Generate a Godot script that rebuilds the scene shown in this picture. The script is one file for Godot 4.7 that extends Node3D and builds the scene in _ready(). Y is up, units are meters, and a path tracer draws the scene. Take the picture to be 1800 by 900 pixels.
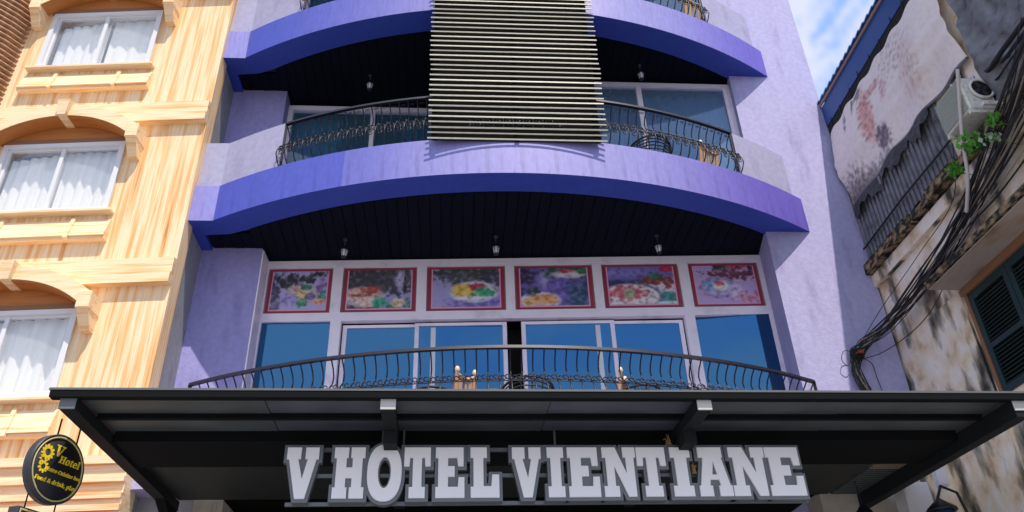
extends Node3D

var M := {}
var used := {}
var rng := RandomNumberGenerator.new()

# ---------------------------------------------------------------- helpers
func lin(r: float, g: float, b: float, a := 1.0) -> Color:
	var c := Color(r, g, b, 1.0).linear_to_srgb()
	c.a = a
	return c

func ntex(noise_seed: int, freq: float, cols: Array, octaves := 4, size := 512, kind := FastNoiseLite.TYPE_SIMPLEX_SMOOTH, warp := 0.0) -> NoiseTexture2D:
	var n := FastNoiseLite.new()
	n.seed = noise_seed
	n.noise_type = kind
	n.frequency = freq
	n.fractal_octaves = octaves
	if warp > 0.0:
		n.domain_warp_enabled = true
		n.domain_warp_amplitude = warp
		n.domain_warp_frequency = freq * 0.6
	var t := NoiseTexture2D.new()
	t.width = size
	t.height = size
	t.seamless = true
	t.noise = n
	var g := Gradient.new()
	var offs := PackedFloat32Array()
	var cc := PackedColorArray()
	for e in cols:
		offs.append(e[0])
		cc.append(e[1])
	g.offsets = offs
	g.colors = cc
	t.color_ramp = g
	return t

func bump(noise_seed: int, freq: float, strength: float, octaves := 4) -> NoiseTexture2D:
	var n := FastNoiseLite.new()
	n.seed = noise_seed
	n.frequency = freq
	n.fractal_octaves = octaves
	var t := NoiseTexture2D.new()
	t.width = 512
	t.height = 512
	t.seamless = true
	t.as_normal_map = true
	t.bump_strength = strength
	t.noise = n
	return t

func mat(key: String, c: Color, rough := 0.7, metal := 0.0) -> StandardMaterial3D:
	var m := StandardMaterial3D.new()
	m.resource_name = key
	m.albedo_color = c
	m.roughness = rough
	m.metallic = metal
	M[key] = m
	return m

func texd(m: StandardMaterial3D, t: Texture2D, scale: Vector3) -> StandardMaterial3D:
	m.albedo_texture = t
	m.uv1_triplanar = true
	m.uv1_triplanar_sharpness = 8.0
	m.uv1_scale = scale
	return m

func over(m: StandardMaterial3D, t: Texture2D, scale: Vector3) -> void:
	m.detail_enabled = true
	m.detail_blend_mode = BaseMaterial3D.BLEND_MODE_MUL
	m.detail_albedo = t
	m.detail_uv_layer = BaseMaterial3D.DETAIL_UV_2
	m.uv2_triplanar = true
	m.uv2_scale = scale

func S() -> SurfaceTool:
	var st := SurfaceTool.new()
	st.begin(Mesh.PRIMITIVE_TRIANGLES)
	st.set_smooth_group(-1)
	return st

func numbered(n: String) -> String:
	if not used.has(n):
		used[n] = 0
		return n
	used[n] += 1
	return "%s_%03d" % [n, used[n]]

func done(st: SurfaceTool) -> ArrayMesh:
	st.generate_normals()
	return st.commit()

func put_mesh(parent: Node, called: String, mesh: Mesh, m: Material, xf := Transform3D()) -> MeshInstance3D:
	var o := MeshInstance3D.new()
	o.name = numbered(called) if parent == self else called
	o.mesh = mesh
	o.material_override = m
	o.transform = xf
	parent.add_child(o, true)
	if parent != self:
		var k := 1
		var want := called
		while o.name != want and parent.has_node(NodePath(want)) and parent.get_node(NodePath(want)) != o:
			want = "%s_%03d" % [called, k]
			k += 1
		if o.name != want:
			o.name = want
	return o

func part(parent: Node, called: String, st: SurfaceTool, m: Material, xf := Transform3D()) -> MeshInstance3D:
	return put_mesh(parent, called, done(st), m, xf)

func thing(called: String, label: String, category: String, at := Vector3.ZERO, turn := 0.0, group := "") -> Node3D:
	var o := Node3D.new()
	o.name = numbered(called)
	add_child(o)
	o.position = at
	o.rotation.y = turn
	tag(o, label, category, group)
	if called == "ceiling_lamp": o.scale = Vector3(0.85, 0.9, 0.85)
	return o

func tag(o: Node, label: String, category := "", group := "", kind := "") -> void:
	if label: o.set_meta("label", label)
	if category: o.set_meta("category", category)
	if group: o.set_meta("group", group)
	if kind: o.set_meta("kind", kind)

func quad(st: SurfaceTool, a: Vector3, b: Vector3, c: Vector3, d: Vector3) -> void:
	# counter-clockwise as seen from outside
	for p in [a, c, b, a, d, c]:
		st.add_vertex(p)

func tri(st: SurfaceTool, a: Vector3, b: Vector3, c: Vector3) -> void:
	for p in [a, c, b]:
		st.add_vertex(p)

func hexa(st: SurfaceTool, p: Array) -> void:
	# p: bottom 0..3 (ccw from above), top 4..7
	quad(st, p[3], p[2], p[1], p[0])
	quad(st, p[4], p[5], p[6], p[7])
	for i in 4:
		var j := (i + 1) % 4
		quad(st, p[i], p[j], p[4 + j], p[4 + i])

func box(st: SurfaceTool, c: Vector3, s: Vector3, b := Basis()) -> void:
	var h := s * 0.5
	var p := []
	for y in [-h.y, h.y]:
		for q in [[-h.x, h.z], [h.x, h.z], [h.x, -h.z], [-h.x, -h.z]]:
			p.append(c + b * Vector3(q[0], y, q[1]))
	hexa(st, p)

func bx(st: SurfaceTool, x0: float, x1: float, y0: float, y1: float, z0: float, z1: float) -> void:
	box(st, Vector3((x0 + x1) / 2, (y0 + y1) / 2, (z0 + z1) / 2), Vector3(x1 - x0, y1 - y0, z1 - z0))

func cbox(st: SurfaceTool, c: Vector3, s: Vector3, r: float, b := Basis()) -> void:
	# box with chamfered edges, by clipping a 3x3 cage
	var h := s * 0.5
	var k := h - Vector3(r, r, r)
	for axis in 3:
		for sg in [-1.0, 1.0]:
			var u := (axis + 1) % 3
			var v := (axis + 2) % 3
			var q := []
			for e in [[-1, -1], [1, -1], [1, 1], [-1, 1]]:
				var p := Vector3.ZERO
				p[axis] = sg * h[axis]
				p[u] = e[0] * k[u]
				p[v] = e[1] * k[v]
				q.append(c + b * p)
			if sg > 0: quad(st, q[0], q[1], q[2], q[3])
			else: quad(st, q[3], q[2], q[1], q[0])
	for axis in 3:
		var u := (axis + 1) % 3
		var v := (axis + 2) % 3
		for su in [-1.0, 1.0]:
			for sv in [-1.0, 1.0]:
				var q := []
				for e in [[-1, 0], [1, 0], [1, 1], [-1, 1]]:
					var p := Vector3.ZERO
					p[axis] = e[0] * k[axis]
					p[u] = su * (h[u] if e[1] == 0 else k[u])
					p[v] = sv * (k[v] if e[1] == 0 else h[v])
					q.append(c + b * p)
				if su * sv > 0: quad(st, q[0], q[1], q[2], q[3])
				else: quad(st, q[3], q[2], q[1], q[0])
	for sx in [-1.0, 1.0]:
		for sy in [-1.0, 1.0]:
			for sz in [-1.0, 1.0]:
				var a := c + b * Vector3(sx * h.x, sy * k.y, sz * k.z)
				var d := c + b * Vector3(sx * k.x, sy * h.y, sz * k.z)
				var e := c + b * Vector3(sx * k.x, sy * k.y, sz * h.z)
				if sx * sy * sz > 0: tri(st, a, d, e)
				else: tri(st, a, e, d)

func ccw(poly: PackedVector2Array) -> PackedVector2Array:
	var area := 0.0
	for i in poly.size():
		area += poly[i].cross(poly[(i + 1) % poly.size()])
	if area < 0.0:
		poly.reverse()
	return poly

func prism(st: SurfaceTool, poly_in: PackedVector2Array, z0: float, z1: float, xf := Transform3D(), back := true) -> void:
	var poly := ccw(poly_in.duplicate())
	var ids := Geometry2D.triangulate_polygon(poly)
	for i in range(0, ids.size(), 3):
		var a := poly[ids[i]]
		var b := poly[ids[i + 1]]
		var c := poly[ids[i + 2]]
		if (b - a).cross(c - a) < 0.0:
			var t := b
			b = c
			c = t
		tri(st, xf * Vector3(a.x, a.y, z1), xf * Vector3(b.x, b.y, z1), xf * Vector3(c.x, c.y, z1))
		if back:
			tri(st, xf * Vector3(a.x, a.y, z0), xf * Vector3(c.x, c.y, z0), xf * Vector3(b.x, b.y, z0))
	for i in poly.size():
		var a := poly[i]
		var b := poly[(i + 1) % poly.size()]
		if a.distance_to(b) < 0.0001: continue
		quad(st, xf * Vector3(a.x, a.y, z0), xf * Vector3(b.x, b.y, z0), xf * Vector3(b.x, b.y, z1), xf * Vector3(a.x, a.y, z1))

func plan(st: SurfaceTool, poly: PackedVector2Array, y0: float, y1: float) -> void:
	# poly in (x, z); extruded upwards
	var p := PackedVector2Array()
	for q in poly: p.append(Vector2(q.x, -q.y))
	prism(st, p, y0, y1, Transform3D(Basis(Vector3(1, 0, 0), Vector3(0, 0, -1), Vector3(0, 1, 0)), Vector3.ZERO))

func tube(st: SurfaceTool, pts: Array, r: float, sides := 6, r_end := -1.0) -> void:
	if r_end < 0.0: r_end = r
	st.set_smooth_group(0)
	var rings := []
	var n := pts.size()
	var ref := Vector3(0.31, 0.87, 0.39).normalized()
	for i in n:
		var d: Vector3 = (pts[min(i + 1, n - 1)] - pts[max(i - 1, 0)]).normalized()
		if absf(d.dot(ref)) > 0.97: ref = Vector3(0.9, -0.2, 0.3).normalized()
		var u := (ref - d * ref.dot(d)).normalized()
		var v := d.cross(u).normalized()
		ref = u
		var rr := lerpf(r, r_end, float(i) / maxf(1, n - 1))
		var ring := []
		for k in sides:
			var a := TAU * k / sides
			ring.append(pts[i] + (u * cos(a) + v * sin(a)) * rr)
		rings.append(ring)
	for i in n - 1:
		for k in sides:
			var j := (k + 1) % sides
			quad(st, rings[i][k], rings[i][j], rings[i + 1][j], rings[i + 1][k])
	st.set_smooth_group(-1)
	for k in range(1, sides - 1):
		tri(st, rings[0][0], rings[0][k + 1], rings[0][k])
		tri(st, rings[n - 1][0], rings[n - 1][k], rings[n - 1][k + 1])

func lathe(st: SurfaceTool, prof: Array, xf := Transform3D(), sides := 12) -> void:
	# prof: Vector2(radius, y) from bottom to top
	st.set_smooth_group(0)
	for i in prof.size() - 1:
		for k in sides:
			var a := TAU * k / sides
			var b := TAU * (k + 1) / sides
			var p: Vector2 = prof[i]
			var q: Vector2 = prof[i + 1]
			quad(st, xf * Vector3(p.x * cos(b), p.y, p.x * sin(b)), xf * Vector3(p.x * cos(a), p.y, p.x * sin(a)), xf * Vector3(q.x * cos(a), q.y, q.x * sin(a)), xf * Vector3(q.x * cos(b), q.y, q.x * sin(b)))
	st.set_smooth_group(-1)

func spline(keys: Array, n: int) -> Array:
	var c := Curve3D.new()
	for i in keys.size():
		var t: Vector3 = (keys[min(i + 1, keys.size() - 1)] - keys[max(i - 1, 0)]) / 6.0
		c.add_point(keys[i], -t, t)
	var out := []
	var total := c.get_baked_length()
	for i in n + 1:
		out.append(c.sample_baked(total * i / n, true))
	return out

# ---------------------------------------------------------------- sky
func sky_image() -> ImageTexture:
	var w := 1024
	var h := 512
	var im := Image.create(w, h, false, Image.FORMAT_RGBF)
	var n := FastNoiseLite.new()
	n.seed = 11
	n.frequency = 2.1
	n.fractal_octaves = 5
	n.domain_warp_enabled = true
	n.domain_warp_amplitude = 0.25
	n.domain_warp_frequency = 1.2
	for y in h:
		var el := PI * (0.5 - (y + 0.5) / h)
		for x in w:
			var az := TAU * (x + 0.5) / w
			var d := Vector3(sin(az) * cos(el), sin(el), -cos(az) * cos(el))
			var up := maxf(d.y, 0.0)
			var c := Vector3(0.66, 0.75, 0.90).lerp(Vector3(0.25, 0.42, 0.80), smoothstep(0.1, 0.66, up))
			if d.y > 0.0:
				var v := n.get_noise_3dv(d * Vector3(1.0, 1.8, 1.0) + Vector3(0.35, 0.1, 0.2))
				var cov := smoothstep(-0.16, 0.26, v) * smoothstep(0.0, 0.12, d.y)
				c = c.lerp(Vector3(0.66, 0.68, 0.78), cov * 0.9)
			else:
				c = Vector3(0.3, 0.29, 0.28)
			im.set_pixel(x, y, Color(c.x, c.y, c.z))
	return ImageTexture.create_from_image(im)

# ---------------------------------------------------------------- materials
func make_materials() -> void:
	var mott := func(sd, f, lo, hi): return ntex(sd, f, [[0.0, Color(lo, lo, lo)], [0.5, Color((lo + hi) / 2, (lo + hi) / 2, (lo + hi) / 2)], [1.0, Color(hi, hi, hi)]], 5)
	var stain := ntex(31, 0.012, [[0.0, Color(0.88, 0.87, 0.89)], [0.25, Color(0.975, 0.97, 0.975)], [0.45, Color(1, 1, 1)], [1.0, Color(1, 1, 1)]], 5)
	var soft: Texture2D = mott.call(5, 0.02, 0.92, 1.0)
	var plaster_bump := bump(8, 0.05, 2.5)
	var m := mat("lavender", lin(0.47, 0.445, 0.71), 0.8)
	texd(m, soft, Vector3(0.9, 0.9, 0.9))
	over(m, stain, Vector3(0.5, 0.11, 0.5))
	m.normal_enabled = true
	m.normal_texture = plaster_bump
	m.normal_scale = 0.35
	m = mat("lavender_shaded", lin(0.37, 0.35, 0.70), 0.8)  # copy of lavender, darkened: the recess shade is put into the colour
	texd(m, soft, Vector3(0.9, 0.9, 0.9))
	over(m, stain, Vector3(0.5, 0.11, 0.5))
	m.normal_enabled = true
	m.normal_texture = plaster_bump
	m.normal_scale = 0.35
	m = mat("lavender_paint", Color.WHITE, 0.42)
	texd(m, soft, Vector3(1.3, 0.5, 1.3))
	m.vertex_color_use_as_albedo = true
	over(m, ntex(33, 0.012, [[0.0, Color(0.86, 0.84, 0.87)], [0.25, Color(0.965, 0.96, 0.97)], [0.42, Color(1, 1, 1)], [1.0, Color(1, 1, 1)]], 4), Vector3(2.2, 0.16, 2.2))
	m = mat("royal_blue", lin(0.036, 0.075, 0.47), 0.5)
	texd(m, soft, Vector3(0.7, 0.7, 0.7))
	m = mat("grey_lavender", lin(0.41, 0.40, 0.58), 0.85)
	texd(m, soft, Vector3(0.8, 0.8, 0.8))
	over(m, stain, Vector3(0.4, 0.15, 0.4))
	m = mat("grey_plaster", lin(0.36, 0.36, 0.38), 0.9)
	texd(m, soft, Vector3(0.8, 0.8, 0.8))
	over(m, stain, Vector3(0.6, 0.2, 0.6))
	m = mat("beige_plaster", lin(0.5, 0.45, 0.38), 0.85)
	texd(m, soft, Vector3(0.8, 0.8, 0.8))
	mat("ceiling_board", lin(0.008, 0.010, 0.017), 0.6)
	mat("interior", lin(0.03, 0.032, 0.04), 0.9)
	m = mat("white_frame", lin(0.95, 0.88, 0.985), 0.45)
	texd(m, stain, Vector3(0.3, 0.3, 0.3))
	m = mat("white_aluminium", lin(0.72, 0.73, 0.77), 0.4)
	m = mat("mirror_glass", lin(0.045, 0.155, 0.31), 0.03, 0.92)
	m.normal_enabled = true
	m.normal_texture = bump(77, 0.004, 1.2, 2)
	m.normal_scale = 0.05
	m.uv1_triplanar = true
	m.uv1_scale = Vector3(0.4, 0.4, 0.4)
	m = mat("tinted_pane", lin(0.38, 0.60, 0.95, 0.06), 0.04, 0.17)
	m.transparency = BaseMaterial3D.TRANSPARENCY_ALPHA
	m = mat("dark_pane", lin(0.2, 0.5, 0.8, 0.06), 0.04, 0.07)
	m.transparency = BaseMaterial3D.TRANSPARENCY_ALPHA
	m = mat("clear_pane", lin(0.8, 0.88, 0.95, 0.05), 0.04, 0.06)
	m.transparency = BaseMaterial3D.TRANSPARENCY_ALPHA
	m = mat("teal_curtain", lin(0.005, 0.085, 0.17), 0.9)
	m = mat("white_curtain", lin(0.93, 0.92, 0.90), 0.95)
	m.backlight_enabled = true
	m.backlight = Color(0.2, 0.2, 0.2)
	mat("black_iron", lin(0.012, 0.012, 0.022), 0.42, 0.1)
	m = mat("slat_metal", lin(0.36, 0.355, 0.30), 0.5, 0.1)
	texd(m, mott.call(21, 0.03, 0.75, 1.0), Vector3(0.6, 9.0, 3.0))
	var sd := 26
	for v in [["slat_metal_dull", lin(0.27, 0.265, 0.22)], ["slat_metal_pale", lin(0.42, 0.415, 0.37)]]:
		sd += 1
		texd(mat(v[0], v[1], 0.5, 0.1), mott.call(sd, 0.03, 0.65, 1.0), Vector3(0.5, 9.0, 3.0))
	mat("slat_back", lin(0.006, 0.006, 0.005), 0.9).metallic_specular = 0.1
	# wood of the left building
	var cream := Color(0.98, 0.87, 0.715)
	var gold := Color(0.945, 0.775, 0.56)
	var orange := Color(0.90, 0.68, 0.44)
	var brown := Color(0.74, 0.46, 0.23)
	var grain := ntex(3, 0.011, [[0.0, brown], [0.14, orange], [0.36, gold], [0.56, cream], [0.72, cream], [0.88, gold], [1.0, orange]], 4, 1024, FastNoiseLite.TYPE_SIMPLEX_SMOOTH, 8.0)
	var grain2 := ntex(4, 0.022, [[0.0, Color(0.84, 0.70, 0.54)], [0.26, Color(0.97, 0.93, 0.87)], [0.5, Color(1, 1, 1)], [1.0, Color(1, 1, 1)]], 4, 1024, FastNoiseLite.TYPE_SIMPLEX_SMOOTH, 6.0)
	m = mat("wood_upright", Color.WHITE, 0.5)
	texd(m, grain, Vector3(0.75, 0.028, 0.75))
	over(m, grain2, Vector3(2.6, 0.06, 2.6))
	m.normal_enabled = true
	m.normal_texture = bump(9, 0.03, 2.0)
	m.normal_scale = 0.15
	var grain3 := ntex(13, 0.011, [[0.0, orange], [0.2, gold], [0.4, cream], [0.74, cream], [0.9, gold], [1.0, orange]], 4, 1024, FastNoiseLite.TYPE_SIMPLEX_SMOOTH, 22.0)
	m = mat("wood_along", Color.WHITE, 0.5)
	texd(m, grain3, Vector3(0.04, 0.7, 0.5))
	over(m, grain2, Vector3(0.06, 2.0, 1.5))
	m = mat("wood_shaded", lin(0.50, 0.24, 0.08), 0.55)  # darker copy of the facade wood, shade under the hoods put into colour
	texd(m, grain3, Vector3(0.08, 1.4, 1.4))
	m = mat("terracotta", lin(0.66, 0.36, 0.20), 0.6)
	texd(m, mott.call(22, 0.03, 0.6, 1.0), Vector3(1, 1, 1))
	mat("dark_void", lin(0.012, 0.01, 0.01), 0.95)
	m = mat("red_awning", lin(0.28, 0.05, 0.025), 0.7)
	# canopy and sign
	m = mat("canopy_black", lin(0.010, 0.011, 0.012), 0.75)
	m = mat("canopy_steel", lin(0.022, 0.024, 0.026), 0.6, 0.1)
	m = mat("beam_end", lin(0.55, 0.53, 0.5), 0.5, 0.2)
	m = mat("beam_end_grey", lin(0.15, 0.155, 0.17), 0.5, 0.2)
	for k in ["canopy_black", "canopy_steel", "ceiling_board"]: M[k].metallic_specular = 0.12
	m = mat("canopy_sheet", lin(0.08, 0.097, 0.105), 0.5, 0.1)
	texd(m, mott.call(23, 0.006, 0.8, 1.0), Vector3(0.4, 0.4, 0.8))
	m = mat("canopy_sheet_blue", lin(0.09, 0.102, 0.13), 0.5, 0.1)
	texd(m, mott.call(24, 0.006, 0.8, 1.0), Vector3(0.4, 0.4, 0.8))
	m = mat("canopy_top", lin(0.12, 0.12, 0.13), 0.55, 0.2)
	m = mat("soffit", lin(0.021, 0.023, 0.022), 0.6)
	texd(m, mott.call(25, 0.012, 0.75, 1.0), Vector3(1, 1, 1))
	m = mat("letter_white", lin(0.96, 0.94, 0.97), 0.4)
	m = mat("letter_grey", lin(0.165, 0.175, 0.19), 0.4, 0.35)
	mat("rib_lit", lin(0.22, 0.17, 0.12), 0.6)  # lighter tone painting daylight onto some soffit ribs
	mat("sign_black", lin(0.010, 0.010, 0.018), 0.5)
	mat("sign_yellow", lin(0.95, 0.70, 0.03), 0.5)
	mat("sign_rim", lin(0.60, 0.52, 0.25), 0.4)
	m = mat("sign_side", lin(0.045, 0.045, 0.05), 0.45, 0.2)
	# right building
	var old := ntex(41, 0.008, [[0.0, Color(0.78, 0.69, 0.57)], [0.25, Color(0.93, 0.85, 0.74)], [0.5, Color(0.97, 0.92, 0.85)], [0.75, Color(0.98, 0.96, 0.93)], [1.0, Color(0.97, 0.90, 0.81)]], 6)
	var mould := ntex(42, 0.0045, [[0.0, Color(0.10, 0.11, 0.105)], [0.17, Color(0.30, 0.31, 0.30)], [0.34, Color(0.66, 0.655, 0.64)], [0.50, Color(0.97, 0.96, 0.94)], [1.0, Color(1, 1, 1)]], 7, 1024, FastNoiseLite.TYPE_SIMPLEX_SMOOTH, 40.0)
	m = mat("old_wall", lin(1.0, 0.97, 0.95), 0.92)
	texd(m, old, Vector3(0.5, 0.45, 0.5))
	over(m, mould, Vector3(0.5, 0.15, 0.42))
	m.normal_enabled = true
	m.normal_texture = bump(43, 0.03, 4.0)
	m.normal_scale = 0.5
	m = mat("mossy_concrete", lin(0.75, 0.72, 0.68), 0.95)
	texd(m, ntex(44, 0.02, [[0.0, Color(0.05, 0.055, 0.05)], [0.4, Color(0.22, 0.21, 0.18)], [0.55, Color(0.55, 0.47, 0.36)], [1.0, Color(0.83, 0.72, 0.56)]], 6), Vector3(0.8, 0.8, 0.5))
	m.normal_enabled = true
	m.normal_texture = bump(45, 0.05, 6.0)
	m.normal_scale = 0.6
	m = mat("hood_under", lin(0.42, 0.38, 0.37), 0.9)
	texd(m, old, Vector3(0.7, 0.7, 0.3))
	m = mat("corrugated", lin(0.27, 0.28, 0.30), 0.55, 0.3)
	texd(m, ntex(46, 0.02, [[0.0, Color(0.5, 0.45, 0.4)], [0.35, Color(0.8, 0.8, 0.8)], [1.0, Color(1, 1, 1)]], 5), Vector3(0.8, 0.5, 0.4))
	m = mat("blue_metal", lin(0.008, 0.075, 0.25), 0.4, 0.15)
	m = mat("blue_roof", lin(0.015, 0.13, 0.34), 0.45, 0.1)
	m = mat("rust_edge", lin(0.30, 0.17, 0.15), 0.7)
	m = mat("shutter_green", lin(0.007, 0.030, 0.032), 0.55)
	m = mat("orange_wood", lin(0.27, 0.125, 0.06), 0.75)
	m = mat("hem_grey", lin(0.075, 0.075, 0.08), 0.6)
	texd(m, mott.call(64, 0.02, 0.5, 1.0), Vector3(1, 1, 1))
	m = mat("ac_case", lin(0.85, 0.83, 0.80), 0.6)
	texd(m, ntex(47, 0.02, [[0.0, Color(0.7, 0.66, 0.6)], [0.3, Color(0.94, 0.93, 0.91)], [1.0, Color(1, 1, 1)]], 5), Vector3(1.5, 1.5, 1.5))
	m = mat("ac_fin", lin(0.50, 0.53, 0.47), 0.5, 0.1)
	m = mat("pipe_grey", lin(0.58, 0.52, 0.51), 0.6)
	m = mat("cable_black", lin(0.012, 0.012, 0.014), 0.5)
	m = mat("cable_tan", lin(0.30, 0.25, 0.20), 0.6)
	m = mat("leaf_green", lin(0.07, 0.27, 0.02), 0.5)
	m.backlight_enabled = true
	m.backlight = Color(0.15, 0.4, 0.05)
	m = mat("leaf_pale", lin(0.30, 0.42, 0.26), 0.5)
	m.backlight_enabled = true
	m.backlight = Color(0.2, 0.4, 0.15)
	m = mat("lamp_glass", lin(0.75, 0.76, 0.82), 0.25)
	m = mat("chair_wood", lin(0.62, 0.36, 0.16), 0.5)
	m = mat("chair_pale", lin(0.50, 0.30, 0.17), 0.6)
	mat("chair_finial", lin(0.72, 0.58, 0.42), 0.5)
	m = mat("wicker_black", lin(0.02, 0.02, 0.022), 0.6)
	m = mat("straw", lin(0.42, 0.25, 0.10), 0.8)
	m = mat("white_plaster", lin(0.70, 0.68, 0.70), 0.8)
	m = mat("lantern_glass", lin(0.05, 0.14, 0.32), 0.1, 0.3)
	m = mat("asphalt", lin(0.20, 0.198, 0.195), 0.9)
	texd(m, mott.call(61, 0.05, 0.7, 1.0), Vector3(0.5, 0.5, 0.5))
	m = mat("concrete_road", lin(0.36, 0.355, 0.35), 0.9)
	texd(m, mott.call(63, 0.04, 0.75, 1.0), Vector3(0.4, 0.4, 0.4))
	m = mat("paving", lin(0.42, 0.42, 0.44), 0.85)
	texd(m, mott.call(62, 0.03, 0.75, 1.0), Vector3(0.5, 0.5, 0.5))
	m = mat("tarp", Color.WHITE, 0.75)
	m.albedo_texture = tarp_image()
	m.normal_enabled = false

func blob_image(w: int, h: int, base: Color, blobs: Array, sd: int, soften := 0) -> ImageTexture:
	# blobs: [cx, cy, rx, ry, colour, edge softness, raggedness]
	var n := FastNoiseLite.new()
	n.seed = sd
	n.frequency = 0.05
	n.fractal_octaves = 2
	var im := Image.create(w, h, false, Image.FORMAT_RGB8)
	for y in h:
		for x in w:
			var u := float(x) / w
			var v := float(y) / h
			var c := base
			var k := n.get_noise_2d(x, y)
			for b in blobs:
				var du: float = (u - b[0]) / b[2]
				var dv: float = (v - b[1]) / b[3]
				if absf(du) > 2.2 or absf(dv) > 2.2: continue
				var kk := 1.3 * n.get_noise_2d(x * 1.1 + b[0] * 900.0, y * 1.1 + b[1] * 700.0)
				var r := sqrt(du * du + dv * dv) + kk * float(b[6]) * 0.5
				var a := 1.0 - smoothstep(1.0 - float(b[5]), 1.0 + float(b[5]), r)
				if a > 0.0:
					var q: Color = b[4]
					c = c.lerp(q.lightened(kk * 0.3) if kk > 0 else q.darkened(-kk * 0.4), a * q.a)
			c = c.lightened(maxf(k, 0) * 0.06).darkened(maxf(-k, 0) * 0.06)
			im.set_pixel(x, y, c)
	if soften:
		im.resize(soften, soften * h / w, Image.INTERPOLATE_TRILINEAR)
		im.resize(w, h, Image.INTERPOLATE_CUBIC)
	return ImageTexture.create_from_image(im)

func bordered(t: ImageTexture) -> ImageTexture:
	var im := t.get_image()
	var w := im.get_width()
	var h := im.get_height()
	var b := 5
	var red := Color(0.62, 0.20, 0.30)
	for r in [Rect2i(0, 0, w, b), Rect2i(0, h - b, w, b), Rect2i(0, 0, b + 2, h), Rect2i(w - b - 2, 0, b + 2, h)]:
		im.fill_rect(r, red)
	for r in [Rect2i(b + 2, h - b - 4, w - 2 * b - 4, 4), Rect2i(b + 2, b, 3, h - 2 * b), Rect2i(w - b - 5, b, 3, h - 2 * b)]:
		im.fill_rect(r, Color(0.93, 0.66, 0.78))
	return ImageTexture.create_from_image(im)

func tarp_image() -> ImageTexture:
	var pk := Color(0.86, 0.58, 0.54, 0.75)
	return blob_image(512, 256, Color(0.95, 0.90, 0.875), [
		[0.34, 0.42, 0.05, 0.30, pk, 0.35, 0.5], [0.42, 0.22, 0.07, 0.05, Color(0.85, 0.62, 0.60, 0.7), 0.3, 0.5], [0.50, 0.38, 0.03, 0.12, Color(0.88, 0.68, 0.68, 0.6), 0.4, 0.5],
		[0.40, 0.80, 0.05, 0.12, Color(0.42, 0.36, 0.40, 0.8), 0.4, 0.6], [0.16, 0.16, 0.012, 0.10, Color(0.40, 0.36, 0.36, 0.6), 0.4, 0.9], [0.25, 0.10, 0.012, 0.10, Color(0.35, 0.32, 0.33, 0.6), 0.4, 0.9],
		[0.30, 0.07, 0.03, 0.06, Color(0.3, 0.28, 0.3, 0.6), 0.4, 0.9], [0.08, 0.95, 0.12, 0.2, Color(0.36, 0.32, 0.30, 0.6), 0.6, 0.9], [0.20, 1.0, 0.2, 0.1, Color(0.45, 0.42, 0.42, 0.6), 0.6, 0.9],
		[0.62, 0.2, 0.10, 0.16, Color(0.90, 0.84, 0.82, 0.6), 0.6, 0.5], [0.72, 0.55, 0.07, 0.3, Color(0.88, 0.72, 0.64, 0.4), 0.7, 0.5]], 71, 96)

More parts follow.
